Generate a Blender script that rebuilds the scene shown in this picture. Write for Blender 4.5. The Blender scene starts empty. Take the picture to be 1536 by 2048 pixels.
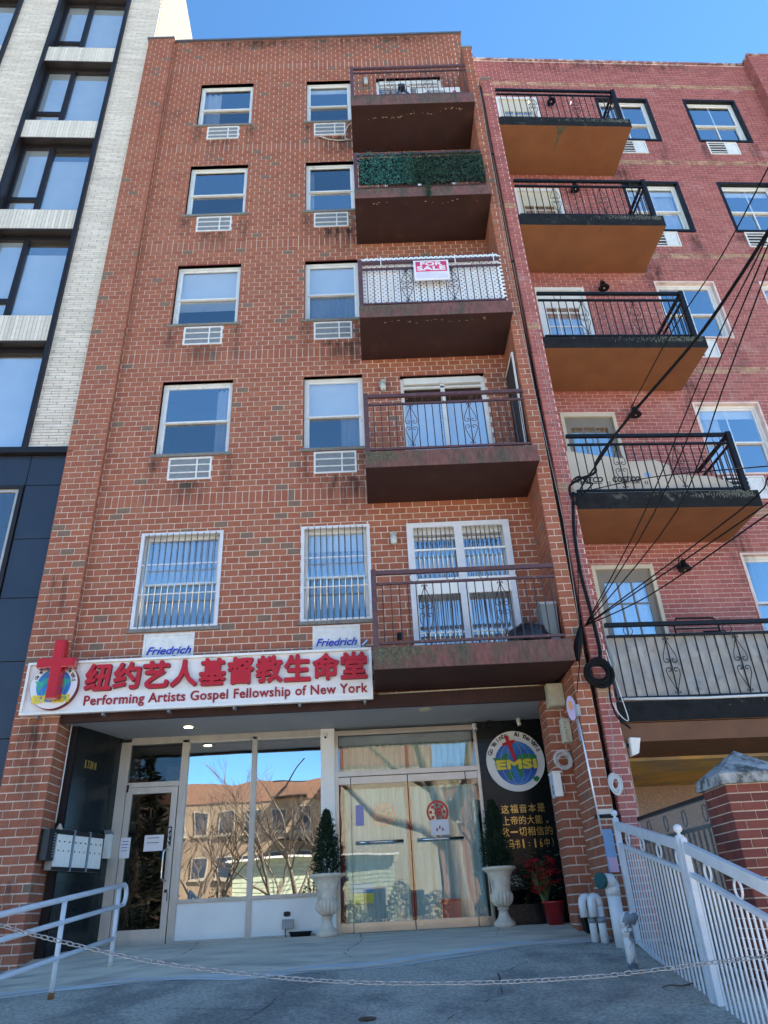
import bpy, bmesh, math, random
from mathutils import Vector, Matrix
R = random.Random(11)
S = bpy.context.scene
COL = S.collection
rad = math.radians
# ------------------------------------------------------------------ camera
FPX, PITCH, ROLL, YAW, DIST = 1450.0, 0.5071629, -0.0532371, 0.0211165, 9.7708
cy_, sy_ = math.cos(YAW), math.sin(YAW)
cF = Vector((sy_*math.cos(PITCH), cy_*math.cos(PITCH), math.sin(PITCH)))
r0 = Vector((cy_, -sy_, 0)); u0 = r0.cross(cF)
cR = r0*math.cos(ROLL)+u0*math.sin(ROLL)
cU = -r0*math.sin(ROLL)+u0*math.cos(ROLL)
CAM = Vector((0, -DIST, 0))
cd = bpy.data.cameras.new('camera'); co = bpy.data.objects.new('camera', cd); COL.objects.link(co)
cd.sensor_fit = 'VERTICAL'; cd.sensor_height = 24; cd.lens = FPX/2048*24
cd.clip_start = .05; cd.clip_end = 3000
co.matrix_world = Matrix(((cR.x, cU.x, -cF.x, CAM.x), (cR.y, cU.y, -cF.y, CAM.y), (cR.z, cU.z, -cF.z, CAM.z), (0, 0, 0, 1)))
S.camera = co
# ------------------------------------------------------------------ light
SUN_AZ, SUN_EL = 68, 48          # azimuth from +Y (behind the houses) towards +X
w = bpy.data.worlds.new('World'); S.world = w; w.use_nodes = True
nt = w.node_tree; nt.nodes.clear()
o_ = nt.nodes.new('ShaderNodeOutputWorld'); b_ = nt.nodes.new('ShaderNodeBackground'); s_ = nt.nodes.new('ShaderNodeTexSky')
s_.sky_type = 'NISHITA'; s_.sun_disc = False; s_.sun_elevation = rad(SUN_EL); s_.sun_rotation = rad(SUN_AZ)
s_.air_density = .55; s_.dust_density = 0; s_.ozone_density = 1.6
b_.inputs[1].default_value = .072
mt_ = nt.nodes.new('ShaderNodeMix'); mt_.data_type = 'RGBA'; mt_.blend_type = 'MULTIPLY'; mt_.inputs[0].default_value = 1; mt_.inputs[7].default_value = (.62, .95, 1.04, 1)   # the clean cyan blue of a dry winter sky
nt.links.new(s_.outputs[0], mt_.inputs[6]); nt.links.new(mt_.outputs[2], b_.inputs[0]); nt.links.new(b_.outputs[0], o_.inputs[0])
sl = bpy.data.lights.new('sun', 'SUN'); sl.energy = 5.0; sl.angle = rad(.5); sl.color = (1, .88, .72)
so = bpy.data.objects.new('sun', sl); COL.objects.link(so); so.location = (20, 30, 60)
sd = Vector((math.sin(rad(SUN_AZ))*math.cos(rad(SUN_EL)), math.cos(rad(SUN_AZ))*math.cos(rad(SUN_EL)), math.sin(rad(SUN_EL))))
so.rotation_euler = sd.to_track_quat('Z', 'Y').to_euler()
vs = S.view_settings
vs.view_transform = 'Standard'; vs.look = 'None'; vs.exposure = 2.65; vs.gamma = 1; vs.use_curve_mapping = False
S.render.engine = 'CYCLES'
S.cycles.max_bounces = 10; S.cycles.transparent_max_bounces = 16; S.cycles.glossy_bounces = 5; S.cycles.diffuse_bounces = 4
# ------------------------------------------------------------------ measuring helpers (photo pixel -> point on a real plane)
def ray(px, py): return cF + cR*((px-768)/FPX) - cU*((py-1024)/FPX)
def V(px, py, y):
    d = ray(px, py); return CAM + d*((y-CAM.y)/d.y)
def VX(px, py, x):
    d = ray(px, py); return CAM + d*((x-CAM.x)/d.x)
def W(px, py, y=0.0):
    p = V(px, py, y); return p.x, p.z
class Frame:                      # a vertical wall frame: u along, o into the building, z up
    def __init__(s, x, y, ang):
        a = rad(ang); s.ang = a; s.p = Vector((x, y, 0)); s.u = Vector((math.cos(a), math.sin(a), 0)); s.n = Vector((-math.sin(a), math.cos(a), 0))
    def __call__(s, u, o, z): return s.p + s.u*u + s.n*o + Vector((0, 0, z))
    def at(s, px, py, o):
        d = ray(px, py); t = ((s.p + s.n*o - CAM).dot(s.n))/d.dot(s.n); X = CAM + d*t - s.p
        return X.dot(s.u), X.z
G = Frame(0, 0, 0)                # our street wall is y = 0
RB = Frame(2.6, -.75, 3)          # neighbour on the right
LB = Frame(-4.85, 0, 3)           # neighbour on the left
def ground(x, y):
    z = min(-.2, -1.55 + .1305*(y+9.77))
    z -= max(0, -x-2.6)*.05*max(0, min(1, (1.2-y)/2))
    if y < -9.4: z = -1.6
    return z
# ------------------------------------------------------------------ object bookkeeping
WL = {}
def tag(o, label=None, cat=None, group=None, kind=None):
    if label: o['label'] = label
    if cat: o['category'] = cat
    if group: o['group'] = group
    if kind: o['kind'] = kind
    return o
def thing(name, label, cat, loc, group=None, kind=None):
    o = bpy.data.objects.new(name, None); COL.objects.link(o); o.empty_display_size = .1
    o.location = loc; WL[o.name] = Vector(loc)
    return tag(o, label, cat, group, kind)
def link(name, me, loc, parent=None, rotz=None):
    o = bpy.data.objects.new(name, me); COL.objects.link(o)
    loc = Vector(loc); WL[o.name] = loc.copy()
    if parent is not None:
        o.parent = parent; loc = loc - WL[parent.name]
    o.location = loc
    if rotz: o.rotation_euler = (0, 0, rotz)
    return o
class MB:
    def __init__(s, T=None): s.v = []; s.f = []; s.sm = []; s.mi = []; s.T = T or G; s.m = 0
    def pt(s, p): s.v.append(tuple(s.T(*p))); return len(s.v)-1
    def face(s, ids, smooth=False): s.f.append(tuple(ids)); s.sm.append(smooth); s.mi.append(s.m)
    def poly(s, pts, smooth=False): s.face([s.pt(p) for p in pts], smooth)
    def box(s, a, b):
        x0, y0, z0 = [min(a[i], b[i]) for i in range(3)]; x1, y1, z1 = [max(a[i], b[i]) for i in range(3)]
        i = [s.pt(p) for p in ((x0,y0,z0),(x1,y0,z0),(x1,y1,z0),(x0,y1,z0),(x0,y0,z1),(x1,y0,z1),(x1,y1,z1),(x0,y1,z1))]
        for q in ((0,1,5,4),(1,2,6,5),(2,3,7,6),(3,0,4,7),(4,5,6,7),(3,2,1,0)): s.face([i[k] for k in q])
        return s
    def hexa(s, p):                # 8 points, bottom ring then top ring
        i = [s.pt(q) for q in p]
        for q in ((0,1,5,4),(1,2,6,5),(2,3,7,6),(3,0,4,7),(4,5,6,7),(3,2,1,0)): s.face([i[k] for k in q])
        return s
    def bar(s, a, b, w, h=None):   # square bar between two points
        h = h or w; A = Vector(a); B = Vector(b); d = (B-A).normalized()
        up = Vector((0,0,1)) if abs(d.z) < .9 else Vector((0,1,0))
        x = d.cross(up).normalized()*(w/2); y = x.cross(d).normalized()*(h/2)
        s.hexa([A-x-y, A+x-y, A+x+y, A-x+y, B-x-y, B+x-y, B+x+y, B-x+y]); return s
    def tube(s, pts, r, n=6, closed=False, cap=True):
        P = [Vector(p) for p in pts]; N = len(P); rs = r if isinstance(r, (list, tuple)) else [r]*N
        rings = []; prev = None
        for k in range(N):
            if closed: d = P[(k+1)%N]-P[k-1]
            else: d = P[min(k+1, N-1)]-P[max(k-1, 0)]
            if d.length < 1e-9: d = Vector((0,0,1))
            d.normalize()
            if prev is None:
                a = Vector((0,0,1)) if abs(d.z) < .9 else Vector((1,0,0)); x = d.cross(a).normalized()
            else:
                x = prev - d*prev.dot(d)
                x = x.normalized() if x.length > 1e-6 else prev
            prev = x; y = d.cross(x)
            rings.append([s.pt(P[k]+x*(rs[k]*math.cos(2*math.pi*j/n))+y*(rs[k]*math.sin(2*math.pi*j/n))) for j in range(n)])
        for k in range(N if closed else N-1):
            A, B = rings[k], rings[(k+1)%N]
            for j in range(n): s.face((A[j], A[(j+1)%n], B[(j+1)%n], B[j]), n > 4)
        if cap and not closed: s.face(rings[0][::-1]); s.face(rings[-1])
        return s
    def lathe(s, prof, c, n=24, mod=None, axis='z'):
        rings = []
        for i, (r, z) in enumerate(prof):
            ring = []
            for j in range(n):
                a = 2*math.pi*j/n; q = r*(1+(mod(i, a) if mod else 0))
                if axis == 'z': p = (c[0]+q*math.cos(a), c[1]+q*math.sin(a), c[2]+z)
                else: p = (c[0]+q*math.cos(a), c[1]+z, c[2]+q*math.sin(a))
                ring.append(s.pt(p))
            rings.append(ring)
        for A, B in zip(rings, rings[1:]):
            for j in range(n): s.face((A[j], A[(j+1)%n], B[(j+1)%n], B[j]), True)
        s.face(rings[0][::-1]); s.face(rings[-1]); return s
    def prism(s, outline, y0, y1):     # outline of (x,z) extruded along y
        a = [s.pt((x, y0, z)) for x, z in outline]; b = [s.pt((x, y1, z)) for x, z in outline]
        s.face(a); s.face(b[::-1]); n = len(a)
        for i in range(n): s.face((a[i], b[i], b[(i+1)%n], a[(i+1)%n]))
        return s
    def build(s, name, mat, parent=None, bev=0, kind=None, fix=True, **tg):
        lo = [min(v[i] for v in s.v) for i in range(3)]; hi = [max(v[i] for v in s.v) for i in range(3)]
        c = Vector([(lo[0]+hi[0])/2, (lo[1]+hi[1])/2, lo[2]])
        me = bpy.data.meshes.new(name)
        me.from_pydata([(v[0]-c.x, v[1]-c.y, v[2]-c.z) for v in s.v], [], s.f)
        for m in (mat if isinstance(mat, (list, tuple)) else [mat]): me.materials.append(m)
        me.polygons.foreach_set('use_smooth', s.sm); me.polygons.foreach_set('material_index', s.mi)
        if fix and len(s.f) < 20000:
            bm = bmesh.new(); bm.from_mesh(me); bmesh.ops.recalc_face_normals(bm, faces=bm.faces); bm.to_mesh(me); bm.free()
        me.update()
        o = link(name, me, c, parent)
        if bev:
            b = o.modifiers.new('Bevel', 'BEVEL'); b.width = bev; b.segments = 2; b.limit_method = 'ANGLE'
        return tag(o, kind=kind, **tg)
# ------------------------------------------------------------------ materials
def node(nt, t, **kw):
    n = nt.nodes.new(t)
    for k, v in kw.items(): setattr(n, k, v)
    return n
def M(name, col, rough=.6, metal=0, var=.12, scale=4, bump=0, bscale=60, col2=None, c2lo=.5, c2hi=.6, c2scale=3, stretch=None, spec=.5, det=4, emit=0, isl=0, island_col=None, coord='Object', coat=0):
    """principled with mottling; col2 = a second real colour (wear, stains, moss) in noise-shaped patches; isl = piece-to-piece variation"""
    m = bpy.data.materials.new(name); m.use_nodes = True; nt = m.node_tree; L = nt.links; nt.nodes.clear()
    out = node(nt, 'ShaderNodeOutputMaterial'); p = node(nt, 'ShaderNodeBsdfPrincipled'); L.new(p.outputs[0], out.inputs[0])
    p.inputs['Roughness'].default_value = rough; p.inputs['Metallic'].default_value = metal
    p.inputs['Specular IOR Level'].default_value = spec; p.inputs['Coat Weight'].default_value = coat
    geo = node(nt, 'ShaderNodeNewGeometry')
    mp = node(nt, 'ShaderNodeMapping'); L.new(geo.outputs['Position'], mp.inputs[0])
    if stretch: mp.inputs['Scale'].default_value = stretch
    n1 = node(nt, 'ShaderNodeTexNoise'); n1.inputs['Scale'].default_value = scale; n1.inputs['Detail'].default_value = det; L.new(mp.outputs[0], n1.inputs[0])
    mr = node(nt, 'ShaderNodeMapRange'); mr.inputs[1].default_value = .3; mr.inputs[2].default_value = .7
    mr.inputs[3].default_value = 1-var; mr.inputs[4].default_value = 1+var; L.new(n1.outputs[0], mr.inputs[0])
    base = None
    if island_col:
        oi = node(nt, 'ShaderNodeObjectInfo'); ad = node(nt, 'ShaderNodeMath', operation='ADD'); L.new(geo.outputs['Random Per Island'], ad.inputs[0]); L.new(oi.outputs['Random'], ad.inputs[1])
        fr = node(nt, 'ShaderNodeMath', operation='FRACT'); L.new(ad.outputs[0], fr.inputs[0])
        cr = node(nt, 'ShaderNodeValToRGB'); cr.color_ramp.interpolation = 'CONSTANT'
        els = cr.color_ramp.elements; tot = len(island_col)
        while len(els) < tot: els.new(.5)
        for e, (pos, c) in zip(els, island_col): e.position = pos; e.color = (*c, 1)
        L.new(fr.outputs[0], cr.inputs[0]); base = cr.outputs[0]
    elif isl:
        oi = node(nt, 'ShaderNodeObjectInfo'); ad = node(nt, 'ShaderNodeMath', operation='ADD'); L.new(geo.outputs['Random Per Island'], ad.inputs[0]); L.new(oi.outputs['Random'], ad.inputs[1])
        fr = node(nt, 'ShaderNodeMath', operation='FRACT'); L.new(ad.outputs[0], fr.inputs[0])
        ml = node(nt, 'ShaderNodeMapRange'); ml.inputs[3].default_value = 1-isl; ml.inputs[4].default_value = 1+isl; L.new(fr.outputs[0], ml.inputs[0])
        sc0 = node(nt, 'ShaderNodeVectorMath', operation='SCALE'); sc0.inputs[0].default_value = col; L.new(ml.outputs[0], sc0.inputs['Scale']); base = sc0.outputs[0]
    if col2 is not None:
        n2 = node(nt, 'ShaderNodeTexNoise'); n2.inputs['Scale'].default_value = c2scale; n2.inputs['Detail'].default_value = 8; n2.inputs['Roughness'].default_value = .62; L.new(mp.outputs[0], n2.inputs[0])
        m2 = node(nt, 'ShaderNodeMapRange'); m2.inputs[1].default_value = c2lo; m2.inputs[2].default_value = c2hi; L.new(n2.outputs[0], m2.inputs[0])
        mx = node(nt, 'ShaderNodeMix', data_type='RGBA'); L.new(m2.outputs[0], mx.inputs[0])
        if base: L.new(base, mx.inputs[6])
        else: mx.inputs[6].default_value = (*col, 1)
        mx.inputs[7].default_value = (*col2, 1); base = mx.outputs[2]
    sc = node(nt, 'ShaderNodeVectorMath', operation='SCALE'); L.new(mr.outputs[0], sc.inputs['Scale'])
    if base: L.new(base, sc.inputs[0])
    else: sc.inputs[0].default_value = col
    L.new(sc.outputs[0], p.inputs['Base Color'])
    if bump:
        n3 = node(nt, 'ShaderNodeTexNoise'); n3.inputs['Scale'].default_value = bscale; n3.inputs['Detail'].default_value = 5; L.new(mp.outputs[0], n3.inputs[0])
        bp = node(nt, 'ShaderNodeBump'); bp.inputs['Strength'].default_value = 1; bp.inputs['Distance'].default_value = bump; L.new(n3.outputs[0], bp.inputs['Height']); L.new(bp.outputs[0], p.inputs['Normal'])
    if emit:
        p.inputs['Emission Color'].default_value = (*col, 1); p.inputs['Emission Strength'].default_value = emit
    return m
def glass(name, refl=.4, tint=(.75, .82, .85), rough=.0, wave=.0015, wscale=2.2):
    m = bpy.data.materials.new(name); m.use_nodes = True; nt = m.node_tree; L = nt.links; nt.nodes.clear()
    out = node(nt, 'ShaderNodeOutputMaterial'); mx = node(nt, 'ShaderNodeMixShader'); L.new(mx.outputs[0], out.inputs[0])
    tr = node(nt, 'ShaderNodeBsdfTransparent'); tr.inputs[0].default_value = (*tint, 1)
    gl = node(nt, 'ShaderNodeBsdfGlossy'); gl.inputs['Roughness'].default_value = rough; gl.inputs[0].default_value = (.95, .98, 1, 1)
    lw = node(nt, 'ShaderNodeLayerWeight'); lw.inputs[0].default_value = .3
    mr = node(nt, 'ShaderNodeMapRange'); mr.inputs[3].default_value = refl; mr.inputs[4].default_value = min(1, refl+.45); L.new(lw.outputs['Fresnel'], mr.inputs[0])
    ge = node(nt, 'ShaderNodeNewGeometry'); iv = node(nt, 'ShaderNodeMath', operation='SUBTRACT'); iv.inputs[0].default_value = 1; L.new(ge.outputs['Backfacing'], iv.inputs[1])
    mm = node(nt, 'ShaderNodeMath', operation='MULTIPLY'); L.new(mr.outputs[0], mm.inputs[0]); L.new(iv.outputs[0], mm.inputs[1])
    tm = node(nt, 'ShaderNodeMix', data_type='RGBA'); L.new(ge.outputs['Backfacing'], tm.inputs[0]); tm.inputs[6].default_value = (*tint, 1); tm.inputs[7].default_value = (1, 1, 1, 1); L.new(tm.outputs[2], tr.inputs[0])
    L.new(mm.outputs[0], mx.inputs[0]); L.new(tr.outputs[0], mx.inputs[1]); L.new(gl.outputs[0], mx.inputs[2])
    if wave:
        geo = node(nt, 'ShaderNodeNewGeometry'); n3 = node(nt, 'ShaderNodeTexNoise'); n3.inputs['Scale'].default_value = wscale; n3.inputs['Detail'].default_value = 1
        L.new(geo.outputs['Position'], n3.inputs[0]); bp = node(nt, 'ShaderNodeBump'); bp.inputs['Distance'].default_value = wave; bp.inputs['Strength'].default_value = 1
        L.new(n3.outputs[0], bp.inputs['Height']); L.new(bp.outputs[0], gl.inputs['Normal'])
    return m
RED = [(0, (.345,.113,.062)), (.25, (.315,.10,.055)), (.5, (.365,.126,.069)), (.72, (.33,.112,.064)), (.88, (.34,.132,.076)), (.965, (.20,.13,.09))]
m_brick = M('clay_brick', (.3,.1,.07), .85, var=.16, scale=45, bump=.003, bscale=140, island_col=RED, col2=(.16,.075,.055), c2lo=.60, c2hi=.78, c2scale=1.1)
m_mortar = M('mortar', (.70,.61,.54), .95, var=.15, scale=6, bump=.002, bscale=90, col2=(.55,.46,.39), c2lo=.55, c2hi=.7, c2scale=1.3)
PINK = [(0, (.37,.115,.098)), (.25, (.34,.10,.085)), (.5, (.40,.132,.112)), (.75, (.355,.108,.092)), (.93, (.30,.092,.08))]
m_brick_r = M('painted_red_brick', (.3,.08,.08), .75, var=.1, scale=30, bump=.002, bscale=120, island_col=PINK, col2=(.46,.24,.22), c2lo=.58, c2hi=.74, c2scale=1.6)
m_mortar_r = M('pale_pink_mortar', (.72,.56,.52), .95, var=.15, scale=6)
m_tan = M('tan_brick', (.42,.25,.15), .85, var=.2, scale=9, isl=.2, col2=(.33,.13,.1), c2lo=.48, c2hi=.6, c2scale=4, bump=.002, bscale=120)
WHT = [(0, (.72,.645,.54)), (.3, (.77,.69,.585)), (.55, (.68,.61,.515)), (.8, (.79,.71,.61)), (.94, (.62,.555,.47))]
m_brick_w = M('white_roman_brick', (.6,.58,.52), .7, var=.07, scale=14, bump=.003, bscale=70, island_col=WHT)
m_mortar_w = M('dark_grey_mortar', (.17,.16,.15), .95)  # dark grey joints between the white bricks
PIR = [(0, (.17,.042,.032)), (.3, (.14,.034,.026)), (.6, (.20,.05,.036)), (.85, (.13,.034,.026))]
m_brick_p = M('pier_brick', (.25,.06,.05), .8, var=.1, scale=30, bump=.003, bscale=120, island_col=PIR)
m_white = M('white_vinyl', (.72,.73,.72), .4, var=.06, scale=5, col2=(.5,.49,.45), c2lo=.62, c2hi=.75, c2scale=7)
m_whitep = M('white_panel', (.84,.83,.79), .45, var=.04, scale=3)
m_acw = M('aged_enamel', (.74,.74,.72), .5, var=.1, scale=12, col2=(.58,.57,.52), c2lo=.56, c2hi=.7, c2scale=6)
m_alu = M('grey_aluminium', (.50,.47,.42), .42, metal=.35, var=.1, scale=8, stretch=(1, 1, .3))
m_bronze = M('champagne_steel', (.60,.53,.45), .3, metal=.75, var=.08, scale=5)
m_sill = M('stone_sill', (.20,.19,.17), .9, var=.25, scale=25, bump=.002)
m_lintel = M('dark_red_lintel', (.16,.03,.025), .6, var=.15)
m_maroon = M('maroon_paint', (.095,.045,.05), .5, var=.2, scale=12, col2=(.2,.14,.13), c2lo=.6, c2hi=.72, c2scale=14, bump=.0008)
m_maroon_d = M('maroon_iron', (.045,.022,.024), .5, var=.2, scale=12)
m_slab = M('maroon_concrete_slab', (.165,.072,.064), .85, var=.28, scale=14, bump=.003, bscale=60, col2=(.075,.068,.05), c2lo=.46, c2hi=.66, c2scale=2.2, stretch=(1.6,1.6,.6))
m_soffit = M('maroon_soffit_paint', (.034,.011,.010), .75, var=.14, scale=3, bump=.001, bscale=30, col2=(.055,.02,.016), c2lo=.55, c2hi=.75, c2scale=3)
m_flake = M('bare_plaster', (.36,.28,.22), .9, var=.2, scale=20)
m_moss = M('moss_and_soot', (.10,.10,.065), .95, var=.5, scale=30, bump=.004, bscale=90)
m_black = M('black_iron', (.007,.0075,.009), .45, var=.3, scale=10, spec=.25)
m_slab_r = M('black_painted_slab', (.016,.0165,.018), .85, spec=.15, var=.3, scale=8, bump=.002, bscale=60, col2=(.09,.095,.075), c2lo=.60, c2hi=.70, c2scale=5)
m_soffit_r = M('ochre_brown_soffit', (.225,.092,.038), .85, var=.10, scale=2.5, bump=.0015, bscale=40, col2=(.20,.075,.028), c2lo=.52, c2hi=.8, c2scale=1.3)
m_fin = M('dark_bronze_metal', (.016,.012,.013), .5, metal=.2, var=.1)
m_panel = M('charcoal_cladding', (.036,.045,.062), .32, metal=.3, var=.08, scale=2, coat=.2)
m_joint = M('black_joint', (.008,.008,.009), .9)
m_cream = M('cream_stucco', (.27,.25,.205), .85, var=.06)
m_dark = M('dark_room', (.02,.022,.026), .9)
m_room = M('room_wall', (.24,.24,.23), .9)
m_blind = M('white_blind', (.90,.92,.90), .7, var=.04)
m_curt = M('pale_curtain', (.62,.64,.66), .9, var=.08, scale=2)
m_curtb = M('blue_curtain', (.44,.60,.58), .85, var=.15, scale=3, stretch=(6,6,.3))
m_curtg = M('grey_green_curtain', (.55,.62,.52), .9, var=.1, scale=4, stretch=(5,5,.3))
m_win = glass('window_glass', .50, (.95,.97,.98)); m_winlow = glass('screened_glass', .30, (.5,.53,.56), rough=.04)
m_win2 = glass('big_window_glass', .58, (.97,.99,1))
m_shop = glass('shop_glass', .60, (.6,.62,.6), wave=.0022, wscale=1.3)
m_doorg = glass('door_glass', .05, (.6,.62,.6), wave=.003)
m_doorf = glass('front_door_glass', .20, (.93,.97,.96), wave=.0016, wscale=1.2)
m_tile = M('polished_black_granite', (.012,.014,.015), .20, var=.5, scale=90, isl=.25, spec=.35)
m_ceil = M('grey_painted_ceiling', (.30,.33,.36), .7, var=.05, scale=2)
m_sign = M('sign_white', (.80,.80,.80), .45, var=.03, scale=2, col2=(.66,.65,.62), c2lo=.6, c2hi=.8, c2scale=1.5)
m_red = M('sign_red', (.50,.006,.014), .4, var=.06)
m_redd = M('sign_red_edge', (.22,.006,.015), .5)
m_redc = M('red_acrylic', (.48,.004,.004), .12, var=.1, coat=.6)
m_maroonl = M('dark_red_lettering', (.32,.012,.02), .5)
m_blue = M('globe_blue', (.03,.22,.62), .4, var=.25, scale=6, col2=(.02,.07,.38), c2lo=.45, c2hi=.6, c2scale=3)
m_teal = M('globe_teal', (.04,.42,.32), .4)
m_green = M('globe_green', (.012,.20,.07), .4)
m_yellow = M('yellow_lettering', (.75,.62,.05), .4)
m_text = M('black_print', (.02,.02,.02), .6)
m_gold = M('gold_lettering', (.75,.52,.16), .28, metal=.85, var=.1)
m_bluet = M('blue_print', (.01,.06,.45), .5)
m_stone = M('cast_stone_urn', (.66,.57,.45), .8, var=.12, scale=14, bump=.002, bscale=70, col2=(.38,.33,.27), c2lo=.55, c2hi=.75, c2scale=6)
m_leafd = M('dark_needles', (.024,.045,.026), .95, spec=.08, var=.4, scale=20, isl=.5)
m_garl = M('plastic_leaves_dark', (.018,.06,.04), .6, var=.35, scale=9, isl=.45)
m_garl2 = M('plastic_leaves_teal', (.03,.15,.14), .6, var=.35, scale=9, isl=.45)
m_bark = M('bark', (.11,.09,.07), .95, var=.3, scale=8, bump=.01, bscale=20, stretch=(1,1,.3))
m_branch = M('bare_branches', (.085,.065,.05), .9, var=.3)
m_asph = M('worn_asphalt', (.47,.43,.36), .95, var=.36, scale=34, det=12, bump=.010, bscale=130, col2=(.26,.245,.215), c2lo=.44, c2hi=.60, c2scale=1.1)
m_conc = M('concrete_apron', (.68,.58,.45), .9, var=.16, scale=3, det=8, bump=.003, bscale=90, col2=(.44,.385,.31), c2lo=.5, c2hi=.66, c2scale=2.2, stretch=(.5, 1.6, 1))
m_lip = M('smeared_cement', (.55,.56,.55), .9, var=.15, scale=4, det=8, bump=.003, bscale=60, stretch=(.3,2,1))
m_rail = M('chipped_white_paint', (.66,.68,.72), .42, var=.07, scale=6, col2=(.34,.24,.16), c2lo=.69, c2hi=.72, c2scale=11)
m_rust = M('rust', (.22,.09,.03), .9, var=.4, scale=30)
m_zinc = M('galvanised_steel', (.25,.29,.34), .45, metal=.25, var=.15, scale=30)
m_pvc = M('white_pipe', (.74,.75,.76), .35, var=.05, col2=(.5,.49,.46), c2lo=.66, c2hi=.8, c2scale=5)
m_patchy = M('patchy_grey_pipe', (.66,.66,.66), .5, col2=(.16,.2,.25), c2lo=.50, c2hi=.53, c2scale=11, var=.1)
m_greencap = M('green_cap', (.008,.075,.08), .4)
m_beige = M('beige_box', (.52,.49,.37), .6, var=.12, scale=14, col2=(.3,.28,.2), c2lo=.62, c2hi=.72, c2scale=9)
m_grey = M('grey_box', (.33,.34,.35), .5)
m_paper = M('paper', (.74,.73,.76), .8, var=.03)
m_kraft = M('pale_cardboard', (.56,.50,.42), .85, var=.08, scale=3)
m_tarp = M('grey_tarp', (.36,.355,.34), .8, var=.12, scale=7, bump=.006, bscale=12, col2=(.24,.23,.22), c2lo=.55, c2hi=.7, c2scale=5)
m_cable = M('black_cable', (.005,.005,.006), .6, spec=.2)
m_wcable = M('white_cable', (.66,.66,.64), .5)
m_chrome = M('chrome', (.6,.6,.6), .15, metal=1, var=.02)
m_lampw = M('lit_downlight', (1,.86,.6), .5, emit=3)
m_ltgrey = M('downlight_trim', (.45,.42,.33), .4)
m_floor = M('interior_floor', (.2,.18,.15), .6)

# ------------------------------------------------------------------ brickwork
def cut(rects, holes, j=.008):
    for h in holes:
        new = []
        for r in rects:
            a, b, c, d = r
            if h[1] <= a or h[0] >= b or h[3] <= c or h[2] >= d: new.append(r); continue
            if h[0] > a: new.append((a, h[0], c, d))
            if h[1] < b: new.append((h[1], b, c, d))
            A, B = max(a, h[0]), min(b, h[1])
            if h[2] > c: new.append((A, B, c, h[2]))
            if h[3] < d: new.append((A, B, h[3], d))
        rects = new
    return rects
def lay(a0, a1, z0, z1, L, H, J, holes=(), sold=(), phase=0, stack=0):
    """all bricks of a wall rectangle as (a,b,c,d,full)"""
    out = []; z = z0; row = 0; sold = sorted(sold)
    while z < z1-.01:
        s = [q for q in sold if z-H*.5 <= q < z+H*.5]
        hh = 2*H if s else H; w = L/2 if s else L
        off = (phase + (0 if s else (row % 2)*.5 + stack*row))*L
        k = math.floor((a0-off)/w)
        x = off + k*w
        top = min(z+hh-J, z1)
        while x < a1:
            a, b = max(x, a0), min(x+w-J, a1)
            if b-a > .02:
                full = (not s) and b-a > w-J-.001 and top-z > H-J-.001
                for q in cut([(a, b, z, top)], holes):
                    if q[1]-q[0] > .018 and q[3]-q[2] > .015: out.append((*q, full and q == (a, b, z, top)))
            x += w
        z += hh; row += 1
    return out
def proj_px(P):
    d = P-CAM; f = d.dot(cF)
    if f <= .1: return None
    return 768+FPX*d.dot(cR)/f, 1024-FPX*d.dot(cU)/f, f
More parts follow.
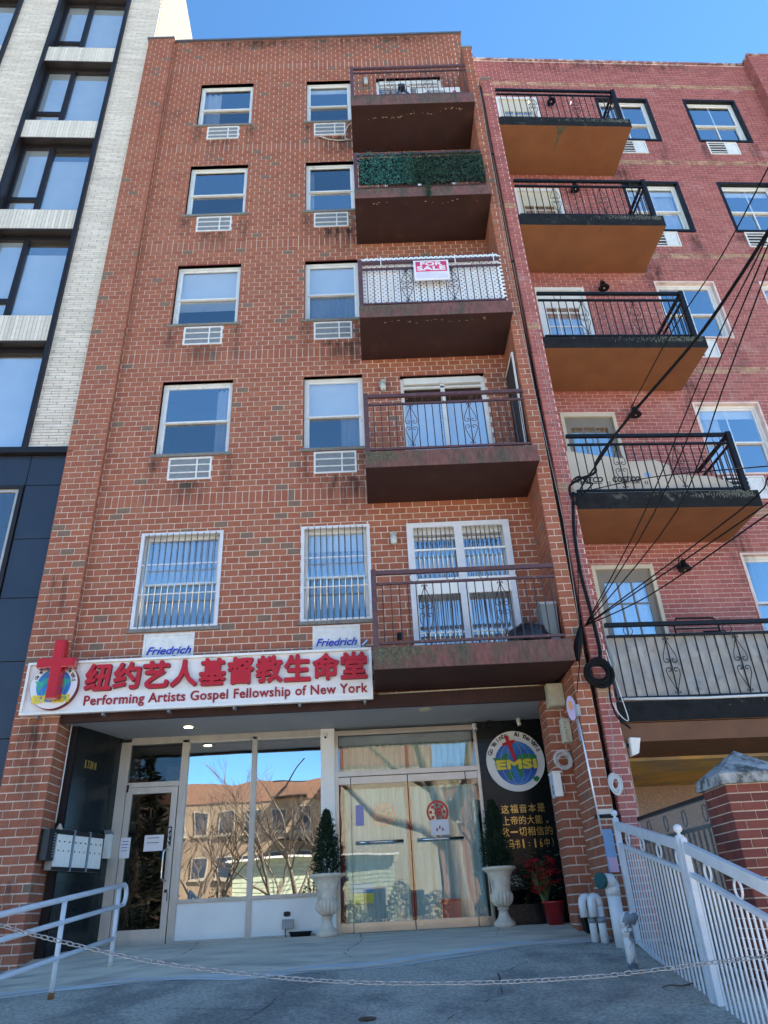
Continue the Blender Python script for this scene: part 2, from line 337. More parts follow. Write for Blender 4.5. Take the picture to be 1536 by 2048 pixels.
class Wall:
    """collects brick faces of one building, hands out the 300 nearest in view as objects"""
    def __init__(s, L, H, J, mats): s.L, s.H, s.J = L, H, J; s.mats = mats; s.items = []
    def add(s, bricks, T, o=0.0, side=0, mi=0, depth=.014):
        # side 0: faces -n (front). side 1: face lies in plane u=const looking -u, side 2: looking +u  (then 'o' is that u)
        for b in bricks: s.items.append((b, T, o, side, mi, depth))
    def finish(s, parent, keep=300):
        cand = []
        for i, (b, T, o, side, mi, dp) in enumerate(s.items):
            if not b[4] or mi: continue
            c = ((b[0]+b[1])/2, o, (b[2]+b[3])/2) if side == 0 else (o, (b[0]+b[1])/2, (b[2]+b[3])/2)
            q = proj_px(T(*c))
            if q and -10 < q[0] < 1546 and -10 < q[1] < 2058: cand.append((q[2] + (5 if side else 0), i))
        cand.sort(); pick = {i for _, i in cand[:keep]}
        me = {}
        mb = MB()
        for i, (b, T, o, side, mi, dp) in enumerate(s.items):
            e = R.uniform(-.0012, .0012)
            if i in pick:
                key = (side, mi)
                if key not in me:
                    q = MB(); l, h = s.L-s.J, s.H-s.J
                    if side == 0: q.box((-l/2, -dp*.3, -h/2), (l/2, dp*.7, h/2))
                    else: q.box((-dp*.3 if side == 1 else -dp*.7, -l/2, -h/2), (dp*.7 if side == 1 else dp*.3, l/2, h/2))
                    mm = bpy.data.meshes.new('brick'); mm.from_pydata(q.v, [], q.f); mm.materials.append(s.mats[mi]); me[key] = mm
                c = ((b[0]+b[1])/2, o+e, (b[2]+b[3])/2) if side == 0 else (o+e, (b[0]+b[1])/2, (b[2]+b[3])/2)
                link('brick', me[key], T(*c), parent, T.ang)
            else:
                mb.T = T; mb.m = mi; f, g = -dp*.3+e, dp*.7
                if side == 0: P = [(b[0], o+f, b[2]), (b[1], o+f, b[2]), (b[1], o+f, b[3]), (b[0], o+f, b[3]), (b[0], o+g, b[2]), (b[1], o+g, b[2]), (b[1], o+g, b[3]), (b[0], o+g, b[3])]
                elif side == 1: P = [(o+f, b[1], b[2]), (o+f, b[0], b[2]), (o+f, b[0], b[3]), (o+f, b[1], b[3]), (o+g, b[1], b[2]), (o+g, b[0], b[2]), (o+g, b[0], b[3]), (o+g, b[1], b[3])]
                else: P = [(o-f, b[0], b[2]), (o-f, b[1], b[2]), (o-f, b[1], b[3]), (o-f, b[0], b[3]), (o-g, b[0], b[2]), (o-g, b[1], b[2]), (o-g, b[1], b[3]), (o-g, b[0], b[3])]
                n = [mb.pt(p) for p in P]
                for q in ((0,1,2,3), (0,4,5,1), (1,5,6,2), (2,6,7,3), (3,7,4,0)): mb.face([n[k] for k in q])
        if mb.v: mb.build('brickwork', s.mats, parent, kind='stuff', fix=False)
def wall_core(name, T, a0, a1, z0, z1, o0, o1, holes, mat, parent):
    m = MB(T)
    for (a, b, c, d) in cut([(a0, a1, z0, z1)], holes): m.box((a, o0, c), (b, o1, d))
    return m.build(name, mat, parent)
# ------------------------------------------------------------------ windows
def pleats(m, x0, x1, o, z0, z1, n=8, amp=.02, x0b=None, x1b=None):
    k = n*4; x0b = x0 if x0b is None else x0b; x1b = x1 if x1b is None else x1b
    A = []; B = []
    for i in range(k+1):
        t = i/k; q = o+amp*math.sin(t*n*2*math.pi)+amp*.4*math.sin(t*n*5.3)
        A.append(m.pt((x0b+(x1b-x0b)*t, q, z0))); B.append(m.pt((x0+(x1-x0)*t, q, z1)))
    for i in range(k): m.face((A[i], A[i+1], B[i+1], B[i]), True)
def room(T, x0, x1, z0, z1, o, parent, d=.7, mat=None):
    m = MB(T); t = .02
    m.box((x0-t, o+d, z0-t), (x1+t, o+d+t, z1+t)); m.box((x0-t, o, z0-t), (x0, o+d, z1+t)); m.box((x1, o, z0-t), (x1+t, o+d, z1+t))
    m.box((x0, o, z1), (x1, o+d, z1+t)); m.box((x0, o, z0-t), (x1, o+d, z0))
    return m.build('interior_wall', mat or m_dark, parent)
def hung_window(T, x0, x1, z0, z1, parent, o=.075, blind=None, curtain=None, sillm=m_sill, frame=m_white, sill=True, lintel=True, dec=None, label=None, barh=None, low=None):
    """double hung window: outer frame (part) with sashes, panes, blind, curtain as sub-parts"""
    fw = .05; zs = z0 + (.06 if sill else 0); zm = zs+(z1-zs)*.47
    f = MB(T)
    f.box((x0, o, zs), (x0+fw, o+.1, z1)); f.box((x1-fw, o, zs), (x1, o+.1, z1))
    f.box((x0+fw, o, z1-fw), (x1-fw, o+.1, z1)); f.box((x0+fw, o+.01, zs), (x1-fw, o+.1, zs+.03))
    fr = f.build('window', frame, parent)
    if label: fr['label'] = label
    a, b = x0+fw, x1-fw
    for nm, za, zb, oo in (('upper_sash', zm-.012, z1-fw, o+.02), ('lower_sash', zs+.03, zm+.025, o+.055)):
        s = MB(T); sw = .032
        s.box((a, oo, za), (a+sw, oo+.03, zb)); s.box((b-sw, oo, za), (b, oo+.03, zb)); s.box((a+sw, oo, za), (b-sw, oo+.03, za+sw)); s.box((a+sw, oo, zb-sw), (b-sw, oo+.03, zb))
        s.build('sash', frame, fr)
        p = MB(T); p.box((a+sw, oo+.012, za+sw), (b-sw, oo+.016, zb-sw)); p.build('pane', m_winlow if (nm == 'lower_sash') == (low == 1) and low is not None else m_win, fr)
    if sill:
        s = MB(T); s.box((x0-.06, -.035, z0), (x1+.06, o+.02, z0+.055)); s.build('sill', sillm, fr, bev=.005)
    if lintel:
        s = MB(T); s.box((x0, -.004, z1), (x1, o+.1, z1+.012)); s.box((x0-.012, .0, zs), (x0, o+.1, z1)); s.box((x1, .0, zs), (x1+.012, o+.1, z1)); s.build('lintel', m_lintel, fr)
    if blind:
        s = MB(T); s.box((a+.01, o+.088, z1-.05-(z1-zs)*blind), (b-.01, o+.093, z1-.05)); s.build('blind', m_blind, fr)
    if curtain:
        s = MB(T)
        for (q0, q1) in curtain: pleats(s, a+(b-a)*q0, a+(b-a)*q1, o+.135, zs+.05, z1-.06, n=max(3, int((q1-q0)*11)), amp=.022)
        s.build('curtain', m_curt, fr)
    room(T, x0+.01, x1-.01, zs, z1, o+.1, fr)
    if barh:        # security grille
        g = MB(T); q = -.03; t = .014
        g.box((x0-.02, q, z0+.05), (x0+.03, q+.03, z1+.0)); g.box((x1-.03, q, z0+.05), (x1+.02, q+.03, z1)); g.box((x0+.03, q, z1-.04), (x1-.03, q+.03, z1)); g.box((x0+.03, q, z0+.05), (x1-.03, q+.03, z0+.085))
        for hz in (.36, .66): zz = z0+(z1-z0)*hz; g.box((x0+.03, q+.004, zz), (x1-.03, q+.026, zz+.018))
        gr = g.build('security_grille', m_rail, parent)
        for i in range(1, barh+1):
            xx = x0+(x1-x0)*i/(barh+1); z = MB(T); z.tube([(xx, q+.002, z0+.06), (xx, q+.002, z1-.02)], .0085, 6); z.build('bar', m_chrome if barh > 0 else m_rail, gr)
    return fr
def ac_grille(T, x0, x1, z0, z1, parent, split=.66, full=False, mirror=False, friedrich=False):
    m = MB(T); t = .03; o = -.02
    m.box((x0, o, z0), (x0+t, .05, z1)); m.box((x1-t, o, z0), (x1, .05, z1)); m.box((x0+t, o, z1-t), (x1-t, .05, z1)); m.box((x0+t, o, z0), (x1-t, .05, z0+t))
    m.box((x0+t, .02, z0+t), (x1-t, .05, z1-t))
    if friedrich: m.box((x0+t, -.008, z0+t), (x1-t, .019, z1-t))
    else:
        xs = x0+(x1-x0)*(1-split if mirror else split); m.box((xs-.012, o+.001, z0+t), (xs+.012, .018, z1-t))
        if mirror: m.box((xs+.013, -.006, z0+t), (x1-t, .018, z1-t))
    g = m.build('air_conditioner_grille', m_acw, parent)
    if not friedrich:
        n = 3 if not mirror else 5
        for i in range(1, n):
            z = z0+(z1-z0)*i/n; b = MB(T); b.box((x0+t, o+.003, z-.010), (x1-t if not mirror else xs-.013, -.0055, z+.010)); b.build('louver', m_acw, g)
        b = MB(T); b.box((x0+t, -.005, z0+t), (x1-t if not mirror else xs-.013, .0195, z1-t)); b.build('filter_mesh', M('filter_grey', (.20,.22,.24), .7, var=.15, scale=20) if 'filter_grey' not in bpy.data.materials and not mirror else bpy.data.materials['filter_grey'] if not mirror else m_dark, g)
    return g
# ------------------------------------------------------------------ railings
def spiral(cx, cz, r, a0, turns, n=9, sgn=1):
    return [(cx+r*(1-.75*i/n)*math.cos(a0+sgn*turns*2*math.pi*i/n), cz+r*(1-.75*i/n)*math.sin(a0+sgn*turns*2*math.pi*i/n)) for i in range(n+1)]
def scroll(T, u, o, z0, z1, parent, mat, w=.088, r=.0056):
    h = z1-z0; zc = (z0+z1)/2; m = MB(T)
    for sx in (-1, 1):
        for sz in (-1, 1):
            pts = spiral(.026, h*.445, .02, math.pi*1.15, .85, 9, -1)[::-1]      # small curl turned outward at the tip
            pts += [(.012, h*.40), (w*.5, h*.29), (w*.92, h*.17)]
            pts += spiral(w*.52, h*.085, w*.50, .35, .95, 12, -1)
            m.tube([(u+sx*x, o, zc+sz*z) for x, z in pts], r, 4)
    m.build('scroll', mat, parent)
def railing(T, u0, u1, o, zb, zt, parent, mat, post, nb, scrolls, rings, w=.05, side=None, endpost=(True, True), oback=0, rsc=None, sag=0):
    """front run from u0 to u1 at o; side = u of the open side return"""
    zr = zt; z2 = zt-.17; z1 = zb+.07
    pw = w
    for k, u in enumerate((u0, u1)):
        if endpost[k]: m = MB(T); m.box((u-pw/2, o-pw/2, zb-.02), (u+pw/2, o+pw/2, zt+.012)); m.build('post', post, parent)
    m = MB(T); m.box((u0+pw/2, o-.02, zt-.055), (u1-pw/2, o+.025, zt)); m.build('top_rail', post, parent)
    m = MB(T); m.box((u0+pw/2, o-.016, z2-.03), (u1-pw/2, o+.016, z2)); m.build('middle_rail', post, parent)
    m = MB(T); m.box((u0+pw/2, o-.016, z1-.03), (u1-pw/2, o+.016, z1)); m.build('bottom_rail', post, parent)
    uc = (u0+u1)/2; m = MB(T); m.box((uc-.012, o-.012, zb-.01), (uc+.012, o+.012, z1-.03)); m.build('foot', post, parent)
    bm = None
    for i in range(1, nb+1):
        u = u0+(u1-u0)*i/(nb+1)
        m = MB(T); m.box((u-.0065, o-.0065, z1), (u+.0065, o+.0065, z2-.03)); m.build('baluster', mat, parent)
    for s in scrolls:
        u = u0+(u1-u0)*s/(nb+1); scroll(T, u, o-.008, z1, z2-.03, parent, mat)
    for q in rings:
        u = u0+(u1-u0)*q; z = (z2+zt-.055)/2; rr = (zt-.055-z2)/2+.004
        m = MB(T); m.tube([(u+rr*math.cos(a*math.pi/8), o, z+rr*math.sin(a*math.pi/8)) for a in range(16)], .005, 4, closed=True); m.build('ring', mat, parent)
    if side is not None:
        u = side; m = MB(T); m.box((u-.02, o+pw/2, zt-.055), (u+.02, oback, zt)); m.box((u-.016, o+pw/2, z2-.03), (u+.016, oback, z2)); m.box((u-.016, o+pw/2, z1-.03), (u+.016, oback, z1)); m.build('side_rail', post, parent)
        n = int((oback-o)/.13)
        for i in range(1, n+1):
            y = o+(oback-o)*i/(n+1); m = MB(T); m.box((u-.0065, y-.0065, z1), (u+.0065, y+.0065, z2-.03)); m.build('baluster', mat, parent)
# ------------------------------------------------------------------ text
def text_obj(body, mat, origin, right, up, width=None, height=None, extrude=.01, bold=0.0, shear=0, name='lettering', parent=None, split=False, sidemat=None, spacing=1):
    cu = bpy.data.curves.new('t', 'FONT'); cu.body = body; cu.size = 1; cu.shear = shear; cu.space_character = spacing; cu.resolution_u = 3; cu.fill_mode = 'FRONT' if extrude == 0 else 'BOTH'; cu.extrude = .05 if extrude else 0
    ob = bpy.data.objects.new('t', cu); COL.objects.link(ob); dg = bpy.context.evaluated_depsgraph_get(); dg.update()
    me = bpy.data.meshes.new_from_object(ob.evaluated_get(dg)); bpy.data.objects.remove(ob); bpy.data.curves.remove(cu)
    if not me.vertices: return None
    xs = [v.co.x for v in me.vertices]; ys = [v.co.y for v in me.vertices]; x0, x1, y0, y1 = min(xs), max(xs), min(ys), max(ys)
    sx = width/(x1-x0) if width else None; sz = height/(y1-y0) if height else None
    sx = sx or sz; sz = sz or sx
    right = Vector(right).normalized(); up = Vector(up).normalized(); n = right.cross(up)
    O = Vector(origin); c = O+right*((x1-x0)*sx/2)+up*((y1-y0)*sz/2)
    for v in me.vertices:
        p = right*((v.co.x-x0)*sx)+up*((v.co.y-y0)*sz)+n*((v.co.z+.05)/.1*extrude) if extrude else right*((v.co.x-x0)*sx)+up*((v.co.y-y0)*sz)
        v.co = O+p-c
    if bold:                      # fatten the strokes: the glyph repeated a hair's breadth to each side
        V0 = [v.co.copy() for v in me.vertices]; F0 = [tuple(p.vertices) for p in me.polygons]; v_, f_ = [], []
        b = bold*.8*(sx+sz)/2; k8 = 8
        for q in range(k8+1):
            sh = Vector((0, 0, 0)) if q == k8 else (right*math.cos(q*math.pi/4)+up*math.sin(q*math.pi/4))*b - n*(.0001*(q+1))
            o0 = len(v_); v_ += [tuple(a+sh) for a in V0]; f_ += [tuple(i+o0 for i in f) for f in F0]
        bpy.data.meshes.remove(me); me = bpy.data.meshes.new(name); me.from_pydata(v_, [], f_)
    if split:                     # one object per letter
        par = list(range(len(me.vertices)))
        def fnd(i):
            while par[i] != i: par[i] = par[par[i]]; i = par[i]
            return i
        for p in me.polygons:
            vs_ = list(p.vertices); r_ = fnd(vs_[0])
            for i in vs_[1:]: par[fnd(i)] = r_
        comp = {}
        for i in range(len(me.vertices)): comp.setdefault(fnd(i), []).append(i)
        iv = sorted([(min(me.vertices[i].co.dot(right) for i in c), max(me.vertices[i].co.dot(right) for i in c), c) for c in comp.values()], key=lambda q: q[0])
        gr = []
        for a, b2, cc_ in iv:
            if gr and a < gr[-1][1]-.001: gr[-1][1] = max(gr[-1][1], b2); gr[-1][2] += cc_
            else: gr.append([a, b2, list(cc_)])
        where = {i: k for k, g_ in enumerate(gr) for i in g_[2]}; fs = [[] for _ in gr]
        for p in me.polygons: fs[where[p.vertices[0]]].append(tuple(p.vertices))
        for g_, ff in zip(gr, fs):
            idx = {o: k for k, o in enumerate(g_[2])}; co_ = [me.vertices[i].co for i in g_[2]]; cc2 = sum(co_, Vector())/len(co_)
            ml = bpy.data.meshes.new('letter'); ml.from_pydata([tuple(q-cc2) for q in co_], [], [tuple(idx[i] for i in f) for f in ff]); ml.materials.append(mat); ml.update(); link('letter', ml, c+cc2, parent)
        bpy.data.meshes.remove(me); return None
    me.materials.clear(); me.materials.append(mat)
    if sidemat:
        me.materials.append(sidemat); me.update()
        for p in me.polygons: p.material_index = 0 if abs(p.normal.dot(n)) > .7 else 1
    me.name = name
    return link(name, me, c, parent)
def arc_text(body, cx, cz, r, a0, a1, o, size, mat, parent, T=G, extrude=.003):
    k = len(body)
    for i, ch in enumerate(body):
        if ch == ' ': continue
        a = a0+(a1-a0)*i/(k-1); up = Vector((math.cos(a), 0, math.sin(a))); ri = Vector((math.sin(a), 0, -math.cos(a)))
        p = T(cx, o, cz)+up*r-ri*size*.3
        h = size if ch in 'GYIAlthWTdN' else size*.75
        text_obj(ch, mat, p, ri, up, height=h, extrude=extrude, bold=.02, name='letter', parent=parent)
# ================================================================== SETTING: ground
def sheet(name, xs, ys, zf, mat, kind='structure', lip=None):
    m = MB(); ids = [[m.pt((x, y, zf(x, y))) for x in xs] for y in ys]
    for j in range(len(ys)-1):
        for i in range(len(xs)-1): m.face((ids[j][i], ids[j][i+1], ids[j+1][i+1], ids[j+1][i]), True)
    me_ = m.build(name, mat, fix=False); me_['kind'] = kind; return me_
def lin(a, b, n): return [a+(b-a)*i/n for i in range(n+1)]
def hn(x, y): return .006*math.sin(x*2.1+y*1.3)+.004*math.sin(x*5.3-y*3.7)
def edge_y(x): return -1.2+.9*max(0, min(1, (x-.2)/2.6))+.05*math.sin(x*1.7)+.03*math.sin(x*5.1)-(.22 if x < -1.2 else .22*max(0, (.2-x)/1.4))
sheet('driveway', lin(-9, 9, 60), lin(-9.4, 1.4, 44), lambda x, y: ground(x, y)+hn(x, y)*min(1, max(0, (0.3-y))), m_asph)
m = MB(); n = 90
rows = []
for k in range(9):
    rows.append([])
    for i in range(n+1):
        x = -4.3+7.4*i/n; y0 = edge_y(x); y = y0+(1.3-y0)*k/8
        rows[-1].append(m.pt((x, y, ground(x, y)+hn(x, y)*min(1, max(0, (0.3-y)))+.012)))
for a, b in zip(rows, rows[1:]):
    for i in range(n): m.face((a[i], a[i+1], b[i+1], b[i]), True)
q = m.build('concrete_apron', m_conc, fix=False); q['kind'] = 'structure'
m = MB(); A = []; B = []
for i in range(n+1):
    x = -4.3+7.0*i/n; y0 = edge_y(x)-.05-.03*math.sin(x*3.3); y1 = y0+.2+.09*math.sin(x*1.1+1)+.04*math.sin(x*6.7)
    A.append(m.pt((x, y0, ground(x, y0)+hn(x, y0)+.004))); B.append(m.pt((x, y1, ground(x, y1)+hn(x, y1)+.018)))
for i in range(n): m.face((A[i], A[i+1], B[i+1], B[i]), True)
q = m.build('cement_seam', m_lip, fix=False); q['kind'] = 'structure'
def box_struct(name, a, b, mat): m = MB(); m.box(a, b); o = m.build(name, mat); o['kind'] = 'structure'; return o
m_walk = M('sidewalk_concrete', (.42,.40,.36), .9, var=.12, scale=1.5)
m_road = M('street_asphalt', (.10,.10,.10), .9, var=.15, scale=1)
box_struct('sidewalk', (-60, -12.6, -1.9), (60, -9.4, -1.604), m_walk)
box_struct('street', (-60, -23, -2.2), (60, -12.6, -1.76), m_road)
box_struct('far_sidewalk', (-60, -26, -1.9), (60, -23, -1.6), m_walk)
box_struct('ground', (-400, -400, -2.6), (400, 400, -2.25), M('distant_ground', (.25,.23,.19), .95))
box_struct('garden', (-60, -60, -2.2), (60, -26, -1.62), M('winter_soil', (.24,.21,.15), .95, var=.3, scale=2))
# earth under the houses
box_struct('terrain', (-40, 1.4, -2.2), (40, 60, -.25), m_walk)
m_crack = M('crack_dirt', (.05,.05,.05), .95)
def crack(pts, w_, name='pavement_crack'):
    m = MB(); rr = random.Random(len(pts)*7+int(pts[0][0]*10)); P = []
    for (xa, ya), (xb, yb) in zip(pts, pts[1:]):
        for i in range(8): t_ = i/8; P.append((xa+(xb-xa)*t_+rr.gauss(0, .012), ya+(yb-ya)*t_+rr.gauss(0, .012)))
    P.append(pts[-1]); A = []; B = []
    for i, (x, y) in enumerate(P):
        d = w_*(.4+rr.random())*min(1, (len(P)-1-i)/6+.2); z = ground(x, y)+hn(x, y)*min(1, max(0, .3-y))+(.0155 if y > edge_y(x)+.05 else .009)
        A.append(m.pt((x-d, y-d*.6, z))); B.append(m.pt((x+d, y+d*.6, z)))
    for i in range(len(A)-1): m.face((A[i], A[i+1], B[i+1], B[i]))
    m.build(name, m_crack, fix=False)['kind'] = 'structure'
crack([(-2.9, -2.6), (-1.9, -2.45), (-1.1, -2.7), (-.2, -2.55)], .006); crack([(.4, -3.3), (.9, -2.6), (1.0, -1.9), (1.5, -1.3)], .006); crack([(-.4, .9), (-.3, .2), (-.5, -.5), (-.35, -1.0)], .004)
crack([(1.2, 1.0), (1.35, .4), (1.2, -.2)], .004); crack([(-2.4, .9), (-2.3, .1), (-2.45, -.6)], .004); crack([(-1.4, -3.4), (-1.1, -2.9), (-.9, -2.1)], .005)
# ================================================================== MAIN BUILDING
B1 = thing('apartment_building', 'six storey red brick apartment building with maroon balconies and a glass storefront', 'building', (0, 0, -.2))
Lb, Hb, Jb = .2032, .1036, .0165
SOLD = [5.72, 8.62, 11.45, 14.40, 17.38]
floors = [(3.64, 5.22), (6.60, 8.15), (9.41, 10.97), (12.34, 13.92), (15.26, 16.84)]   # sill bottom, lintel
c1 = (-3.455, -2.26); c2 = (-1.045, -.045)
holes = []
for zs, zt in floors: holes += [(c1[0], c1[1], zs+.03, zt), (c2[0], c2[1], zs+.03, zt)]
doors = [(.58, 2.04, 3.00, 5.16), (.60, 2.05, 5.9, 8.08), (.58, 2.04, 8.78, 11.0), (.58, 2.04, 11.7, 13.9), (.55, 2.04, 14.6, 16.87)]
holes += doors
acs = []
for k, (zs, zt) in enumerate(floors):
    if k == 0: acs += [(-3.26, -2.55, 3.06, 3.61), (-.89, -.22, 3.06, 3.62)]
    else: acs += [(-3.2, -2.51, zs-.44, zs-.02), (-.875, -.19, zs-.43, zs-.02)]
TOP = 18.62
wl = Wall(Lb, Hb, Jb, [m_brick])
wall_core('wall_core', G, -4.82, 2.66, 2.58, TOP, .006, .32, holes, m_mortar, B1)
wl.add(lay(-4.22, 2.46, 2.6, TOP, Lb, Hb, Jb, holes+acs, SOLD, .25), G, 0)
# left pilaster (three bricks wide, proud of the wall)
m = MB(); m.box((-4.815, -.094, ground(-4.5, -.1)-.2), (-4.236, .3, TOP)); m.build('pilaster_core', m_mortar, B1)
zb = -.5
wl.add(lay(-4.82, -4.22, zb, TOP, Lb, Hb, Jb, (), (), -4.82/Lb % 1), G, -.1)
wl.add(lay(-.1, .0, 2.6, TOP, Lb, Hb, Jb, (), (), .5), G, -4.23, side=2)
wl.add(lay(-.1, .42, zb, 2.5, Lb, Hb, Jb, (), (), .5), G, -4.23, side=2)
# right fin wall and the ground floor pier beside it
FX0, FX1, FY = 2.462, 2.66, -.75
m = MB(); m.box((FX0+.006, FY+.006, -.6), (FX1-.003, .3, 16.64)); m.build('fin_wall_core', m_mortar, B1)
m = MB(); m.box((FX0-.02, FY-.02, 16.64), (FX1+.02, .2, 16.69)); m.build('coping', m_sill, B1)
finh = (FX0-.02, FX1+.02, .84, .96)
wl.add(lay(2.46, 2.66, 16.5, TOP, Lb, Hb, Jb, (), (), .25), G, 0)
wl.add(lay(FX0, FX1, -.55, 16.62, Lb, Hb, Jb, [finh], (), FX0/Lb % 1), G, FY)
wl.add(lay(FY, .0, -.55, 16.62, Lb, Hb, Jb, (), (), .5), G, FX0, side=1)
m = MB(); m.box((FX0-.01, FY-.012, .86), (FX1+.05, FY+.1, .9)); m.build('steel_angle', m_black, B1)
m = MB(); m.box((2.226, .006, -.6), (FX0, .4, 2.6)); m.build('pier_core', m_mortar, B1)
wl.add(lay(2.22, FX0, -.5, 2.55, Lb, Hb, Jb, (), (), 2.22/Lb % 1), G, 0)
wl.add(lay(.0, .4, -.5, 2.5, Lb, Hb, Jb, (), (), .5), G, 2.22, side=1)
wl.finish(B1)
# roof line
m = MB(); m.box((-4.86, -.13, TOP), (-4.2, .4, TOP+.05)); m.box((-4.2, -.05, TOP), (2.70, .4, TOP+.05)); m.build('parapet_coping', M('lead_coping', (.13,.14,.17), .5, metal=.3), B1)
m = MB(); m.box((-4.82, .32, 2.6), (-4.6, 14, TOP-.6)); m.box((2.45, .32, -.2), (2.66, 14, TOP-.6)); m.box((-4.6, 13.8, -.2), (2.45, 14, TOP-.6)); m.box((-4.6, .32, TOP-.9), (2.45, 13.8, TOP-.7)); m.box((-4.6, 1.9, 2.5), (2.45, 13.8, 2.6)); m.build('rear_walls_and_roof', m_mortar, B1)
labelw = ['', '', '', '', '']
for k, (zs, zt) in enumerate(floors):
    cfg = {0: dict(curtain=[(0, 1)], barh=12, low=1), 1: dict(curtain=[(.78, 1)], low=1), 2: dict(blind=.66, low=1), 3: dict(low=1), 4: dict(curtain=[(0, .35)], low=1)}[k]
    hung_window(G, *c1, zs, zt, B1, **cfg)
    cfg = {0: dict(curtain=[(0, 1)], blind=.2, barh=10, low=1), 1: dict(blind=.50, curtain=[(.62, 1)], low=1), 2: dict(blind=.5, curtain=[(0, 1)], low=1), 3: dict(low=0, curtain=[(0, .12)]), 4: dict(low=1, blind=.12)}[k]
    hung_window(G, *c2, zs, zt, B1, **cfg)
for k, q in enumerate(acs):
    g = ac_grille(G, q[0], q[1], q[2], q[3], B1, friedrich=k < 2)
    if k < 2:
        x0, x1 = (q[0]+.06, q[1]-.03) if k == 0 else (q[0]+.05, q[1]-.05)
        z0 = q[3]-.30
        text_obj('Friedrich', m_bluet, (x0, -.0215, z0), (1, 0, 0), (0, 0, 1), width=x1-x0, height=.105, extrude=.003, bold=.028, shear=.35, name='lettering', parent=g)
m_soot = bpy.data.materials.new('soot_stain'); m_soot.use_nodes = True; nt = m_soot.node_tree; L_ = nt.links; p_ = nt.nodes['Principled BSDF']; p_.inputs['Base Color'].default_value = (.035,.033,.028,1); p_.inputs['Roughness'].default_value = .95
tc = node(nt, 'ShaderNodeTexCoord'); sp_ = node(nt, 'ShaderNodeSeparateXYZ'); L_.new(tc.outputs['Generated'], sp_.inputs[0])
def mth(op, a, b=None):
    n_ = node(nt, 'ShaderNodeMath', operation=op); (L_.new(a, n_.inputs[0]) if hasattr(a, 'links') else setattr(n_.inputs[0], 'default_value', a))
    if b is not None: (L_.new(b, n_.inputs[1]) if hasattr(b, 'links') else setattr(n_.inputs[1], 'default_value', b))
    return n_.outputs[0]
fx = mth('MULTIPLY', mth('MULTIPLY', sp_.outputs[0], mth('SUBTRACT', 1.0, sp_.outputs[0])), 4.0); fz = mth('MULTIPLY', mth('POWER', sp_.outputs[2], 1.3), mth('MINIMUM', mth('MULTIPLY', mth('SUBTRACT', 1.0, sp_.outputs[2]), 9.0), 1.0))
ge_ = node(nt, 'ShaderNodeNewGeometry'); mp_ = node(nt, 'ShaderNodeMapping'); mp_.inputs['Scale'].default_value = (9, 9, 1.6); L_.new(ge_.outputs['Position'], mp_.inputs[0]); nz_ = node(nt, 'ShaderNodeTexNoise'); nz_.inputs['Scale'].default_value = 1.4; nz_.inputs['Detail'].default_value = 9; L_.new(mp_.outputs[0], nz_.inputs[0])
al = mth('MULTIPLY', mth('MULTIPLY', fx, fz), mth('MAXIMUM', mth('MULTIPLY', mth('SUBTRACT', nz_.outputs[0], .36), 3.2), 0.0)); L_.new(mth('MULTIPLY', mth('MINIMUM', al, .85), .4), p_.inputs['Alpha'])
def soot(x0, x1, z0, z1, T=G, o=0.0, parent=None):
    m = MB(T); m.box((x0, o-.0085, z0), (x1, o-.0075, z1)); m.build('soot_stain', m_soot, parent or B1)
for k, (zs, zt) in enumerate(floors[1:]):
    for c in (c1, c2):
        soot(c[0]-.10, c[0]+.16, zs-.85, zs); soot(c[1]-.12, c[1]+.11, zs-.95, zs); soot(c[0]+.2, c[1]-.2, zs-1.0, zs-.43)
for za_, zb2 in ((8.18, 8.97), (5.26, 6.14), (11.0, 11.9), (13.96, 14.8)): soot(-.75, -.0, za_, zb2); soot(-.45, .0, za_, zb2)
soot(-4.1, 2.6, TOP-.8, TOP); soot(-4.1, -1, TOP-.5, TOP); soot(.2, 2.4, TOP-.45, TOP)
soot(-4.75, -4.3, .9, 2.5, o=-.1); soot(-4.78, -4.3, -.5, .6, o=-.1); soot(-4.7, -4.35, 3.3, 4.6, o=-.1)
# F6 water hose
m = MB(); pts = [V(*p, -.03) for p in ((705, 244), (697, 250), (691, 262), (690, 276), (697, 280), (706, 280))]; m.tube(pts, .012, 6); m.tube([V(*p, -.04) for p in ((638, 272), (655, 278), (675, 281), (706, 279))], .014, 6)
tag(m.build('drain_hose', m_beige), 'thin tan hose looping beside the top floor air conditioner grille next to the top balcony', 'hose')
